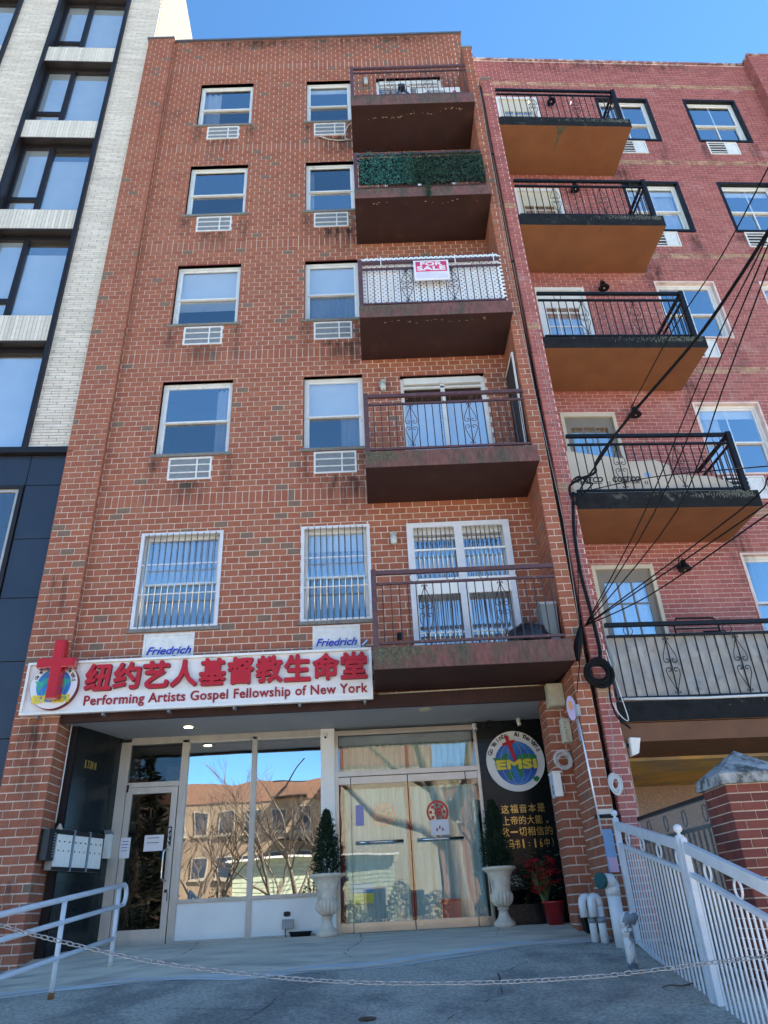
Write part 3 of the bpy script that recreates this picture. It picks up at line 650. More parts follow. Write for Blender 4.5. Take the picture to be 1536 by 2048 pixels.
# ------------------------------------------------------------------ balconies of the main building
slabs = [(2.64, 2.93), (5.585, 5.86), (8.47, 8.735), (11.385, 11.64), (14.19, 14.50)]
BX0, BX1, BY = -.045, 2.455, -1.04
balc = []
rng = [dict(rings=(.22, .42, .6, .8), scrolls=(6, 15)), dict(rings=(.33, .5, .67, .9), scrolls=(6, 14)), dict(rings=(.22, .82), scrolls=(7, 14)), dict(rings=(.15, .4, .6, .8), scrolls=(6, 14)), dict(rings=(.22, .4, .6, .82), scrolls=(7, 14))]
for k, (za, zc) in enumerate(slabs):
    m = MB(); m.box((BX0, BY, za+.004), (BX1, -.002, zc)); sb = m.build('balcony_slab', m_slab, B1, bev=.006); balc.append(sb)
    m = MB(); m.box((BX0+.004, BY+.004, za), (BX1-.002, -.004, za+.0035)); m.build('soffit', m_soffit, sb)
    # moss streaks running down the slab edge, heavier at the left
    m = MB()
    for i in range([420, 260, 140, 150, 120][k]):
        x = BX0+.02+abs(R.gauss(0, .38 if k < 2 else .45))*(1 if k < 3 else 1.2)
        if x > BX1-.05: continue
        h = min(zc-za-.02, R.uniform(.01, .09)*(1.3 if k < 2 else .9)); wd = R.uniform(.003, .011); zt_ = zc-min((zc-za)*.8, abs(R.gauss(0, .08))); h = min(h, zt_-za-.005); y = BY-.0012-R.uniform(0, .001)
        m.poly([(x-wd, y, zt_), (x+wd, y, zt_), (x+wd*.5+R.uniform(-.01, .01), y, zt_-h*.6), (x+R.uniform(-.01, .01), y, zt_-h), (x-wd*.6, y, zt_-h*.5)])
    m.build('moss_streaks', m_moss, sb, fix=False, kind='stuff')
    # flaking plaster on the soffit near its front edge
    if k in (4, 3, 2):
        m = MB()
        for i in range([0, 0, 26, 16, 46][k]):
            x = R.uniform(.3, 2.2); y = BY+.09+R.uniform(0, .04)+(.22*(1-x/2.4) if k == 4 else .02)+.03*math.sin(x*9); s = R.uniform(.008, .022)
            m.poly([(x+s*math.cos(a)*R.uniform(.5, 1.5), y+s*.6*math.sin(a)*R.uniform(.3, 1.4), za-.0015) for a in (0, 1, 2, 3, 4, 5)])
        m.build('flaked_plaster', m_flake, sb, fix=False, kind='stuff')
    railing(G, .0, BX1-.03, -1.0, zc, zc+1.05, sb, m_maroon_d, m_maroon, 21, rng[k]['scrolls'], rng[k]['rings'], w=.07, side=.0, endpost=(True, False), oback=0)
# balcony doors
def glazed_door(T, x0, x1, z0, z1, parent, kind, o=.08):
    m = MB(T); f = .06
    m.box((x0, o, z0), (x0+f, o+.08, z1)); m.box((x1-f, o, z0), (x1, o+.08, z1)); m.box((x0+f, o-.02, z1-.13), (x1-f, o+.08, z1)); xm = (x0+x1)/2
    m.box((xm-.035, o+.01, z0), (xm+.035, o+.07, z1-.13)); m.box((x0+f, o+.01, z1-.20), (x1-f, o+.06, z1-.165)); m.box((x0+f, o, z0), (x1-f, o+.08, z0+.06))
    d = m.build('sliding_door', m_white, parent)
    for a, b in ((x0+f, xm-.035), (xm+.035, x1-f)):
        p = MB(T); p.box((a, o+.03, z0+.06), (b, o+.036, z1-.2)); p.build('pane', m_win, d)
        if kind == 3: p = MB(T); p.box((a+.005, o+.1, z0+.06), (b-.005, o+.11, z1-.42)); p.build('blind', m_blind, d)
        if kind == 2: p = MB(T); pleats(p, a, b, o+.2, z0+.06, z1-.2, n=7, amp=.03); p.build('curtain', m_curt, d)
    p = MB(T); p.box((x0, -.004, z1), (x1, o+.06, z1+.012)); p.build('lintel', m_lintel, d)
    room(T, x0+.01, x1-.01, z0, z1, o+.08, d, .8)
    return d
for k, q in enumerate(doors):
    d = glazed_door(G, *q, B1, {0: 2, 1: 3}.get(k, 0))
    if k == 4:
        p = MB(G)
        for i in range(5): p.box((q[0]+.12, .10, q[3]-.55+i*.07), (q[0]+.95, .13, q[3]-.55+i*.07+.03))
        p.build('louver', m_grey, d)
# steel security doors on the second floor balcony
m = MB(); x0, x1, z0, z1 = doors[0]; q = -.045
m.box((x0-.05, q, z0), (x0+.05, q+.05, z1+.03)); m.box((x1-.05, q, z0), (x1+.05, q+.05, z1+.03)); m.box((x0+.05, q, z1-.05), (x1-.05, q+.05, z1+.03)); xm = (x0+x1)/2; m.box((xm-.06, q, z0), (xm+.06, q+.05, z1-.05))
sg = tag(m.build('security_gate', m_rail, B1), 'pale blue white steel security doors with vertical bars')
for a, b in ((x0+.05, xm-.06), (xm+.06, x1-.05)):
    m = MB(); m.box((a, q+.01, 4.02), (b, q+.03, 4.27)); m.build('lock_panel', m_whitep, sg)
    for z in (3.42, 4.72): m = MB(); m.box((a, q+.01, z), (b, q+.03, z+.028)); m.build('cross_bar', m_whitep, sg)
for a, b in ((x0+.05, xm-.06), (xm+.06, x1-.05)):
    for i in range(1, 9):
        x = a+(b-a)*i/9
        m = MB(); m.tube([(x, q+.02, 4.27), (x, q+.02, z1-.05)], .009, 6); m.build('bar', m_chrome, sg)
        m = MB(); m.tube([(x, q+.02, z0), (x, q+.02, 4.02)], .009, 6); m.build('bar', m_chrome, sg)
# ------------------------------------------------------------------ ground floor recess and storefront
SY = 1.2; CZ = 2.455
m = MB(); m.box((-4.23, .0, CZ), (2.46, 1.9, CZ+.02)); m.build('ceiling', m_ceil, B1)
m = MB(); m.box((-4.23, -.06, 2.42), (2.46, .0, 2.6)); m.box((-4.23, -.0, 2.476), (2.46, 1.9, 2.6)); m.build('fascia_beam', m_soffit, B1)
# black granite tiles on both side walls and the wall to the right of the doors
tiles = thing('granite_wall', 'polished black granite tile wall right of the glass doors behind the urn and poinsettias', 'tiled wall', (1.95, SY, -.2))
def tile_run(T, u0, u1, z0, z1, w, h, o, parent, side=0):
    bk = MB(T)
    if side == 0: bk.box((u0, o+.01, z0), (u1, o+.06, z1))
    elif side == 2: bk.box((o-.06, u0, z0), (o-.01, u1, z1))
    else: bk.box((o+.01, u0, z0), (o+.06, u1, z1))
    bk.build('backing', m_joint, parent)
    nz = round((z1-z0)/h); nu = round((u1-u0)/w)
    for i in range(nz):
        for j in range(nu):
            a = u0+(u1-u0)*j/nu+.0015; b = u0+(u1-u0)*(j+1)/nu-.0015; c = z0+(z1-z0)*i/nz+.0015; d = z0+(z1-z0)*(i+1)/nz-.0015; m = MB(T); e = R.uniform(-.0006, .0006)
            if side == 0: m.box((a, o+e, c), (b, o+.01, d))
            elif side == 2: m.box((o-.01, a, c), (o+e, b, d))
            else: m.box((o+e, a, c), (o+.01, b, d))
            m.build('tile', m_tile, parent)
tile_run(G, 1.42, 2.44, -.22, CZ, .34, .305, SY, tiles)
tile_run(G, .4, SY, -.22, CZ, .4, .305, 2.435, tiles, side=1)
tl = thing('granite_side_wall', 'polished black granite side wall with mailboxes left of the entrance door', 'tiled wall', (-4.2, .8, -.3))
LW = Frame(0, 0, 0)
# slightly splayed left wall (front -4.10 at y=.42, back -3.80 at y=1.2)
SW = Frame(-4.10, .30, math.degrees(math.atan2(.90, .30)))      # u runs back along the wall, +o into the wall is to the left
LWL = math.hypot(.30, .90)
tile_run(SW, 0, LWL, -.42, CZ, .3, .305, 0, tl)
m = MB(); m.box((-4.22, .3, -.5), (-4.12, .44, CZ)); m.build('edge_trim', m_fin, tl)
# storefront
st = B1
sf = MB()
def fr(x0, x1, z0, z1, mat, name='storefront_frame', y=SY, d=.1, parent=None, proud=0):
    m = MB(); m.box((x0, y-proud, z0), (x1, y+d, z1)); return m.build(name, mat, parent or st, bev=.003)
fr(-3.84, -3.66, -.24, 2.40, m_alu)                      # left jamb
fr(-2.91, -2.81, -.22, 2.40, m_alu)
fr(-1.885, -1.815, -.21, 2.40, m_alu)
fr(-.88, -.68, -.21, 2.455, m_whitep, name='white_column', proud=.02)
fr(-3.66, -.88, 2.36, 2.455, m_alu, name='header')
for a, b in ((-2.81, -1.885), (-1.815, -.88)):
    fr(a, b, .265, .31, m_alu, name='window_sill_rail', proud=.01)
    fr(a, b, -.21, -.165, m_alu, name='base_rail')
    m = MB(); m.box((a, SY+.02, -.165), (b, SY+.06, .265)); m.build('bulkhead_panel', m_whitep, st)
    m = MB(); m.box((a, SY+.045, .31), (b, SY+.055, 2.36)); m.build('shop_window', m_shop, st)
fr(-3.66, -2.91, 1.76, 1.83, m_alu, name='transom_bar')
m = MB(); m.box((-3.66, SY+.045, 1.83), (-2.91, SY+.055, 2.36)); m.build('transom_pane', m_doorg, st)
# entrance door
dx0, dx1, dz0, dz1 = -3.65, -2.92, -.205, 1.755
m = MB(); t = .085
m.box((dx0, SY-.01, dz0), (dx0+t, SY+.05, dz1)); m.box((dx1-t, SY-.01, dz0), (dx1, SY+.05, dz1)); m.box((dx0+t, SY-.01, dz1-t), (dx1-t, SY+.05, dz1)); m.box((dx0+t, SY-.01, dz0), (dx1-t, SY+.05, dz0+.19))
dr = m.build('entrance_door', m_alu, st, bev=.003)
m = MB(); m.box((dx0+t, SY+.015, dz0+.19), (dx1-t, SY+.022, dz1-t)); m.build('pane', m_doorg, dr)
hx = dx1-t*.75
m = MB(); m.tube([(hx, SY-.01, .93), (hx-.02, SY-.06, .93), (hx-.045, SY-.075, .90), (hx-.045, SY-.075, .58), (hx-.02, SY-.06, .545), (hx, SY-.01, .545)], .014, 8); m.build('door_handle', m_chrome, dr)
m = MB(); m.lathe([(.022, -.012), (.022, 0)], (hx+.02, SY-.01, .42), 14, axis='y'); m.box((hx+.035, SY-.012, .30), (hx+.048, SY-.0095, .40)); m.build('lock', m_text, dr)
m = MB(); m.box((dx0+.0, SY-.02, 1.70), (dx0+.025, SY+.0, 1.80)); m.build('hinge', m_text, dr)
m = MB(); m.box((hx-.03, SY-.0125, .97), (hx+.03, SY-.0105, 1.22)); m.build('pull_plate', m_text, dr)
for i, ch in enumerate('PULL'):
    text_obj(ch, m_paper, (hx-.014, SY-.0135, 1.155-.058*i), (1, 0, 0), (0, 0, 1), width=.028, height=.045, extrude=.001, bold=.03, name='letter', parent=dr)
# interior of the lobby and hall
m = MB(); m.box((-3.84, SY+3.2, -.25), (2.2, SY+3.3, 2.47)); m.box((-3.9, SY+.1, -.25), (-3.84, SY+3.2, 2.47)); m.box((1.42, SY+.1, -.25), (1.5, SY+3.2, 2.47)); m.box((-2.86, SY+.12, -.2), (-2.82, SY+3.2, 2.455)); m.box((-.80, SY+.12, -.2), (-.74, SY+3.2, 2.455)); m.build('hall_walls', m_room, st)
m = MB(); m.box((-3.9, SY+.1, -.26), (1.5, SY+3.3, -.19)); m.build('hall_floor', m_floor, st)
m = MB(); m.box((-3.5, SY+1.4, 1.9), (-3.1, SY+1.45, 2.28)); m.build('notice_board', m_beige, st)
m = MB(); m.box((-2.7, SY+.5, -.1), (-1.0, SY+.56, 2.3)); m.build('roller_shade', M('tan_shade', (.35,.30,.2), .9, var=.1), st)
# gold steel framed glass doors
br = m_bronze
def gb(x0, x1, z0, z1, name='door_frame', proud=0, d=.08): m = MB(); m.box((x0, SY-proud, z0), (x1, SY+d, z1)); return m.build(name, br, st, bev=.003)
gb(-.68, -.625, -.2, 2.42); gb(1.375, 1.42, -.2, 2.42); gb(-.625, 1.375, 2.36, 2.42); gb(-.625, 1.375, 1.765, 1.835, 'door_header', .02)
m = MB(); m.box((-.625, SY+.03, 1.835), (1.375, SY+.04, 2.36)); m.build('transom_pane', m_doorf, st)
leaf = [(-.625, -.455), (-.450, .362), (.368, 1.195), (1.20, 1.375)]
for k, (a, b) in enumerate(leaf):
    m = MB(); m.box((a+.003, SY+.024, -.07), (b-.003, SY+.036, 1.66)); d = m.build('glass_door' if k in (1, 2) else 'side_light', m_doorf, st)
    m = MB(); m.box((a+.003, SY+.005, 1.66), (b-.003, SY+.055, 1.76)); m.build('door_rail', br, d, bev=.003)
    m = MB(); m.box((a+.003, SY+.005, -.185), (b-.003, SY+.055, -.07)); m.build('door_rail', br, d, bev=.003)
    if k in (1, 2):
        ha, hb = ((-.40, .26), (.45, 1.09))[k-1]
        m = MB(); m.tube([(ha, SY-.06, .885), (hb, SY-.06, .885)], .02, 10)
        for x in (ha+.06, hb-.06): m.tube([(x, SY-.06, .885), (x, SY+.02, .885)], .01, 6)
        m.build('push_bar', m_chrome, d)
        lx = .30 if k == 1 else .43
        m = MB(); m.lathe([(.022, -.004), (.022, .006)], (lx, SY, -.125), 14, axis='y'); m.build('lock', m_chrome, d)
m = MB(); pleats(m, -.62, 1.36, SY+.22, -.17, 1.62, n=17, amp=.03); cu = m.build('door_curtain', m_curtb, st, fix=False)
m = MB(); pleats(m, -.62, 1.36, SY+.2, 1.80, 2.22, n=22, amp=.02); m.build('valance', m_curtg, st, fix=False)
m = MB(); m.box((-.62, SY+.16, 2.22), (1.36, SY+.24, 2.36)); m.build('pelmet', m_grey, st)
m = MB(); pleats(m, .33, .40, SY+.19, -.17, 2.2, n=2, amp=.01); pleats(m, -.62, -.56, SY+.19, -.17, 2.2, n=2, amp=.01); m.build('tieback', m_maroonl, st, fix=False)
# ================================================================== LEFT NEIGHBOUR
B0 = thing('modern_building', 'modern building in long white brick with dark metal window bays and charcoal panels', 'building', LB(-1.5, 0, -.3))
WT = 24.0
wl = Wall(.40, .0572, .0115, [m_brick_w])
bays = [(-2.36, -.68), (-4.98, -3.30)]
lev = [(9.16, 6.90), (12.06, 9.77), (14.93, 12.62), (17.80, 15.53), (20.7, 18.37), (23.6, 21.3)]   # window head, window sill
hol = []
for a, b in bays: hol.append((a, b, 6.86, WT))
m = MB(LB)
m.box((-.68, .008, 6.86), (.10, .3, WT)); m.box((-3.30, .008, 6.86), (-2.36, .3, WT)); m.box((-9, .008, 6.86), (-4.98, .3, WT)); m.build('wall_core', m_mortar_w, B0)
wl.add(lay(-.68, .10, 6.90, WT, .40, .0572, .0115, hol, (), .1, .17), LB, 0)
wl.add(lay(-3.30, -2.36, 6.90, WT, .40, .0572, .0115, hol, (), .1, .17), LB, 0)
wl.add(lay(-7, -4.98, 6.90, WT, .40, .0572, .0115, hol, (), .1, .17), LB, 0)
wl.finish(B0)
# side wall that rises above our roof, in sun
m_sidew = M('pale_side_wall', (.095,.083,.064), .9, var=.1, scale=4)
m = MB(LB); m.box((.06, .02, 17), (.10, 9, WT)); m.build('side_wall', m_sidew, B0)
m = MB(LB); m.box((.102, 3.2, 17), (.5, 9, 21.4)); m.build('bulkhead', m_sidew, B0)
m = MB(LB); m.box((.09, 3.1, 21.4), (.56, 9, 21.46)); m.build('bulkhead_coping', m_fin, B0)
m = MB(LB)
for b in lay(.05, 3.1, 17.2, WT, .40, .0572, .0075, (), (), .1, .17): m.box((.10, b[0], b[2]), (.106, b[1], b[3]))
m.build('side_brickwork', m_sidew, B0, kind='stuff', fix=False)
m = MB(LB); m.box((-9, .3, -.3), (.06, 9, WT-.2)); m.build('building_mass', m_cream, B0)
for bi, (a, b) in enumerate(bays):
    m = MB(LB)
    m.box((a-.03, -.07, 6.86), (a+.05, .25, WT)); m.box((b-.05, -.07, 6.86), (b+.03, .25, WT)); m.build('metal_fin', m_fin, B0)
    for k, (zh, zs) in enumerate(lev):
        if bi == 1 and k < 3: continue
        # spandrel of upright white bricks above this window, below the next
        top = lev[k+1][1] if k+1 < len(lev) else WT
        m = MB(LB); m.box((a+.05, -.012, zh), (b-.05, .25, top)); sp = m.build('spandrel', m_mortar_w, B0)
        n = 24
        for i in range(n):
            u0 = a+.05+(b-a-.1)*i/n; m = MB(LB); m.box((u0+.003, -.018+R.uniform(-.002, .002), zh+.012), (u0+(b-a-.1)/n-.003, -.004, top-.008)); m.build('brick', m_brick_w, sp)
        o = .17; A, Bq = a+.05, b-.05; xm = A+(Bq-A)*.40
        m = MB(LB); t = .06
        m.box((A, o, zs), (A+t, o+.1, zh-.03)); m.box((Bq-.05, o, zs), (Bq, o+.1, zh-.03)); m.box((A+t, o, zh-.12), (Bq-.05, o+.1, zh-.03)); m.box((A+t, o, zs), (Bq-.05, o+.1, zs+.05)); m.box((xm-.05, o-.01, zs+.05), (xm+.05, o+.1, zh-.12))
        m.box((A+t, o, zs+.50), (xm-.05, o+.1, zs+.60)); m.box((A, -.01, zh-.03), (Bq, o+.1, zh-.002))
        f = m.build('window', m_fin, B0)
        for (p, q, c, d) in ((A+t, xm-.05, zs+.60, zh-.12), (A+t, xm-.05, zs+.05, zs+.50), (xm+.05, Bq-.05, zs+.05, zh-.12)):
            m = MB(LB); m.box((p, o+.04, c), (q, o+.05, d)); m.build('pane', m_win2, f)
        m = MB(LB); m.box((A+t, o+.062, zs+.05), (xm-.05, o+.066, zh-.12)); bl = (zh-zs)*(.0 if k in (1, 2) else .0)
        m.box((xm+.05, o+.062, zs+.05+bl), (Bq-.05, o+.066, zh-.12-(.35 if k in (1, 2) else .05))); m.build('blind', m_blind, f)
        room(LB, A+.02, Bq-.02, zs, zh-.03, o+.1, f, .09 if False else .5)
m = MB(LB); m.box((-9, -.07, 6.80), (.11, .1, 6.86)); m.box((-9, -.1, 6.73), (.12, .0, 6.80)); m.build('metal_cap', m_fin, B0)
m = MB(LB); m.box((-9, .02, -.5), (.1, .29, 6.73)); m.build('cladding_backing', m_joint, B0)
zz = [-.5, .9, 2.26, 3.31, 4.26, 5.22, 6.17, 6.73]; uu = [-4.0, -3.0, -2.05, -1.05, -.48, -.0, .105]
uu = [-4.2, -3.1, -2.15, -1.16, -.42, .0, .105]
uu = [-4.4, -3.4, -2.45, -1.5, -.56, .0, .105]
for i in range(len(zz)-1):
    for j in range(len(uu)-1):
        a, b, c, d = uu[j]+.006, uu[j+1]-.006, zz[i]+.006, zz[i+1]-.006
        if b < -.5 and 4.26 < (c+d)/2 < 6.17 and a > -2.5: continue
        m = MB(LB); m.box((a, .0, c), (b, .02, d)); m.build('cladding_panel', m_panel, B0, bev=.002)
m = MB(LB); wx0, wx1, wz0, wz1 = -2.44, -.57, 4.27, 6.16
m.box((wx0, -.03, wz0), (wx0+.06, .1, wz1)); m.box((wx1-.06, -.03, wz0), (wx1, .1, wz1)); m.box((wx0+.06, -.03, wz1-.06), (wx1-.06, .1, wz1)); m.box((wx0+.06, -.03, wz0), (wx1-.06, .1, wz0+.06))
f = m.build('window', m_fin, B0)
m = MB(LB); m.box((wx0+.06, .02, wz0+.06), (wx1-.06, .03, wz1-.06)); m.build('pane', m_win2, f)
m = MB(LB); m.box((wx0+.06, .06, wz0+.06), (wx1-.06, .065, wz1-.06)); m.build('blind', m_blind, f)
m = MB(LB); t = .05; m.box((wx0+.06, .0, wz0+.06), (wx0+.06+t, .06, wz1-.06)); m.box((wx1-.06-t, .0, wz0+.06), (wx1-.06, .06, wz1-.06)); m.box((wx0+.11, .0, wz1-.06-t), (wx1-.11, .06, wz1-.06)); m.build('sash', m_alu, f)
# ================================================================== RIGHT NEIGHBOUR
B2 = thing('pink_brick_building', 'pinkish red painted brick apartment house with black edged balconies and ochre soffits', 'building', RB(3.5, 0, -.3))
Lr, Hr, Jr = .2032, .0765, .0135
RO = 1.14
RT = 18.25
rl = [(15.16, 16.74), (12.14, 13.69), (9.19, 10.68), (6.17, 7.69), (3.2, 4.72)]
rw = [(3.24, 4.46), (5.39, 6.62)]
rd = [(14.2, 16.75), (11.2, 13.45), (8.2, 10.52), (5.2, 7.48), (2.2, 4.57)]
hol = []
for z0, z1 in rl:
    for a, b in rw: hol.append((a, b, z0, z1))
hol2 = [(.82, 1.80, z0, z1) for z0, z1 in rd]
racs = []
for z0, z1 in rl:
    for a, b in rw: racs.append((a+.12, a+.83, z0-.47, z0-.03))
wl = Wall(Lr, Hr, Jr, [m_brick_r, m_tan])
wall_core('wall_core', RB, .3, 9.5, 1.95, RT, RO+.005, RO+.3, hol+hol2, m_mortar_r, B2)
allb = lay(.33, 8.2, 2.0, RT-.02, Lr, Hr, Jr, hol+hol2+racs, (), .3)
bands = [17.32, 14.42, 11.42, 8.42, 5.44]
for b in allb:
    zc = (b[2]+b[3])/2; mi = 1 if any(abs(zc-q) < .078 for q in bands) else 0
    wl.add([b], RB, RO, mi=mi)
wl.add(lay(.15, .33, 15.5, RT-.02, Lr, Hr, Jr, (), (), .3), RB, RO)
# narrow pier beside our fin wall
m = MB(RB); m.box((.14, .006, -.4), (.344, RO+.01, 15.46)); m.build('pier_core', m_mortar_r, B2)
for b in lay(.135, .35, -.35, 15.44, Lr, Hr, Jr, (), (), .135/Lr % 1):
    zc = (b[2]+b[3])/2; wl.add([b], RB, 0, mi=1 if any(abs(zc-q) < .07 for q in (14.9, 11.42, 8.42, 5.3, 2.35)) else 0)
wl.add(lay(.02, 1.1, -.35, 15.44, Lr, Hr, Jr, (), (), .5), RB, .135, side=1)
m = MB(RB); m.box((.11, -.02, 15.46), (.37, 1.1, 15.5)); m.build('pier_cap', m_sill, B2)
# right end pilaster
m = MB(RB); m.box((7.35, RO-.22, 2), (8.3, RO, RT+.05)); m.build('pilaster_core', m_mortar_r, B2)
wl.add(lay(7.34, 8.2, 2.0, RT+.03, Lr, Hr, Jr, (), (), .1), RB, RO-.228)
wl.add(lay(RO-.22, RO, 2.0, RT+.03, Lr, Hr, Jr, (), (), .1), RB, 7.34, side=1)
wl.finish(B2)
m = MB(RB); m.box((.3, RO-.04, RT), (7.3, RO+.35, RT+.05)); m.box((7.3, RO-.26, RT+.05), (8.4, RO+.35, RT+.1)); m.build('parapet_coping', M('worn_red_coping', (.28,.13,.14), .7, var=.3, scale=6, col2=(.5,.45,.45), c2lo=.5, c2hi=.55, c2scale=7), B2)
m = MB(RB); m.box((.12, RO+.3, -.4), (.3, 12, RT-.5)); m.box((9.3, RO+.3, -.4), (9.5, 12, RT-.5)); m.box((.3, 11.8, -.4), (9.3, 12, RT-.5)); m.box((.3, RO+.3, RT-.8), (9.3, 11.8, RT-.6)); m.box((.16, RO+.004, 15.5), (.33, RO+.3, RT)); m.build('rear_walls_and_roof', m_brick_r, B2)
m_wf = m_white
for k, (z0, z1) in enumerate(rl):
    for j, (a, b) in enumerate(rw):
        cfg = dict(curtain=[(0, .4)] if (k+j) % 3 == 0 else ([(0, 1)] if k == 1 and j == 0 else None), blind=.12 if k % 2 else None)
        class TT:                       # window frame sits against this wall plane
            ang = RB.ang
            def __call__(s, u, o, z): return RB(u, o+RO, z)
        T = TT()
        fr_ = hung_window(T, a+.03, b-.03, z0+.03, z1-.03, B2, sill=False, lintel=False, **cfg)
        bo = MB(T); e = .032 if k < 2 else .004
        bo.box((a-e, -.012, z0-e), (a+.03, .08, z1+e)); bo.box((b-.03, -.012, z0-e), (b+e, .08, z1+e)); bo.box((a+.03, -.012, z1-.03), (b-.03, .08, z1+e)); bo.box((a+.03, -.03, z0-e), (b-.03, .08, z0+.03))
        bo.build('window_surround', m_black if k < 2 else m_mortar_r, fr_)
        xm = (a+b)/2; mu = MB(T); mu.box((xm-.012, .108, z0+.05), (xm+.012, .12, z1-.08)); mu.build('muntin', m_white, fr_)
        q = racs[k*2+j]; ac_grille(T, *q, B2, split=.4, mirror=True)
for k in range(4):
    z = [13.9, 10.9, 7.95, 4.9][k]; soot(3.0, 3.5, z-1.1, z+.3, RB, RO, B2)
soot(.4, 7.2, RT-.5, RT, RB, RO, B2)
for z0_, z1_ in rl:
    for a_, b_q in rw: soot(a_-.1, a_+.2, z0_-1.0, z0_-.05, RB, RO, B2); soot(b_q-.2, b_q+.12, z0_-1.1, z0_-.05, RB, RO, B2)
# right balconies
rs = [(13.89, 14.15), (10.91, 11.19), (7.95, 8.20), (4.93, 5.21), (1.93, 2.18)]
for k, (za, zc) in enumerate(rs):
    uL, uR = .35, (3.11 if k < 4 else 3.9)
    m = MB(RB); m.box((uL, 0, za+.004), (uR, RO-.008, zc)); sb = m.build('balcony_slab', m_slab_r, B2, bev=.008)
    m = MB(RB); m.box((uL, .006, za), (uR-.006, RO-.01, za+.0035)); m.build('soffit', m_soffit_r, sb)
    railing(RB, uL+.03, uR-.15, .05, zc, zc+1.05, sb, m_black, m_black, 19 if k < 4 else 24, (6, 13) if k < 4 else (6, 13, 20), (.15, .52, .92) if k < 4 else (.1, .5, .9), w=.075, side=uR-.15, endpost=(False, True), oback=RO-.01)
    if k == 0:   # cracks
        m = MB(RB); m.poly([(1.52, .02, za-.002), (1.75, .02, za-.002), (1.66, .22, za-.002), (1.62, .5, za-.002), (1.60, .62, za-.002), (1.60, .4, za-.002), (1.60, .2, za-.002)]); m.build('crack', m_moss, sb)
    if k in (1, 2): m = MB(RB); m.poly([(1.9, .01, za-.002), (1.92, .01, za-.002), (1.86, .3, za-.002)]); m.build('crack', m_moss, sb)
    m = MB(RB)
    for i in range(260):
        u = uR-.05-abs(R.gauss(0, .6)); 
        if u < uL+.1: continue
        h = R.uniform(.008, .06); wd = R.uniform(.003, .010); z = zc-R.uniform(0, .1); y = -.0012-R.uniform(0, .001)
        m.poly([(u-wd, y, z), (u+wd, y, z), (u+wd*.4, y, z-h*.7), (u, y, z-h), (u-wd*.5, y, z-h*.5)])
    m.build('lichen_streaks', M('pale_lichen', (.12,.125,.10), .95, var=.4, scale=40) if k == 0 else bpy.data.materials['pale_lichen'], sb, fix=False, kind='stuff')
# doors to the right balconies
m_taupe = M('taupe_door', (.22,.20,.17), .5, var=.05)
m_creamd = M('cream_door', (.60,.55,.44), .5, var=.05)
for k, (z0, z1) in enumerate(rd):
    a, b = .82, 1.80; T = TT(); dm = m_taupe if k > 2 else (m_creamd if k < 2 else m_white)
    m = MB(T); m.box((a, .0, z0), (a+.06, .12, z1)); m.box((b-.06, .0, z0), (b, .12, z1)); m.box((a+.06, .0, z1-.07), (b-.06, .12, z1)); f = m.build('door_frame', m_creamd if k > 2 else m_white, B2)
    m = MB(T); A, Bq = a+.06, b-.06; t = .11; top = z1-.07
    m.box((A, .05, z0), (A+t, .09, top)); m.box((Bq-t, .05, z0), (Bq, .09, top)); m.box((A+t, .05, top-(.2 if k > 2 else .42)), (Bq-t, .09, top)); m.box((A+t, .05, z0), (Bq-t, .09, top-1.25 if k > 2 else z0+.7))
    w3 = (Bq-A-2*t)/3
    for i in (1, 2): m.box((A+t+w3*i-.012, .052, z0+.7), (A+t+w3*i+.012, .08, top-.2))
    for i in (1, 2, 3): zq = top-.2-.35*i; m.box((A+t, .053, zq-.012), (Bq-t, .079, zq+.012))
    m.build('door_leaf', dm, f)
    m = MB(T); m.box((A+t, .064, z0+.3), (Bq-t, .068, top-.1)); m.build('pane', m_win, f)
    m = MB(T); pleats(m, A+t, Bq-t, .13, z0+.2, top-.1, n=6, amp=.015); m.build('curtain', m_curt if k != 3 else m_curtb, f)
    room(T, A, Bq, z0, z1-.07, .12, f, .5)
# stained glass panes of the fourth one down
# ground level of the right neighbour: beam, ceiling with yellow light painted in, speckled granite
m = MB(RB); m.box((.35, 0.02, 1.70), (9, RO, 1.92)); m.build('brown_beam', M('dark_brown_beam', (.17,.075,.035), .8, var=.12), B2)
m_och = M('painted_ceiling_glow', (.80,.50,.12), .7, var=.1, scale=2, col2=(.45,.34,.2), c2lo=.46, c2hi=.6, c2scale=.9)  # yellow glow under the overhang is put into the ceiling colour
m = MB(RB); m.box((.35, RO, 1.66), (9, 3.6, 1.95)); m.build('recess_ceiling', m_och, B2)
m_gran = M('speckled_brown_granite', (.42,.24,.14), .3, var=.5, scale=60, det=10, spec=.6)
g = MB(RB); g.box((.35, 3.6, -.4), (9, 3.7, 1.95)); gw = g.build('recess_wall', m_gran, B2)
for i in range(7): g = MB(RB); g.box((.9+i*1.0, 3.585, -.3), (.97+i*1.0, 3.6, .9)); g.build('strip', m_cream, gw)
g = MB(RB); g.box((3.2, 3.58, .1), (5.2, 3.6, 1.25)); g.build('painted_glow_panel', M('yellow_painted_glow', (.70,.42,.06), .6), gw)  # panel's lit look comes from its yellow colour alone
m = MB(RB); m.box((.345, .0, -.4), (.36, 3.6, 1.7)); m.build('recess_side', m_gran, B2)
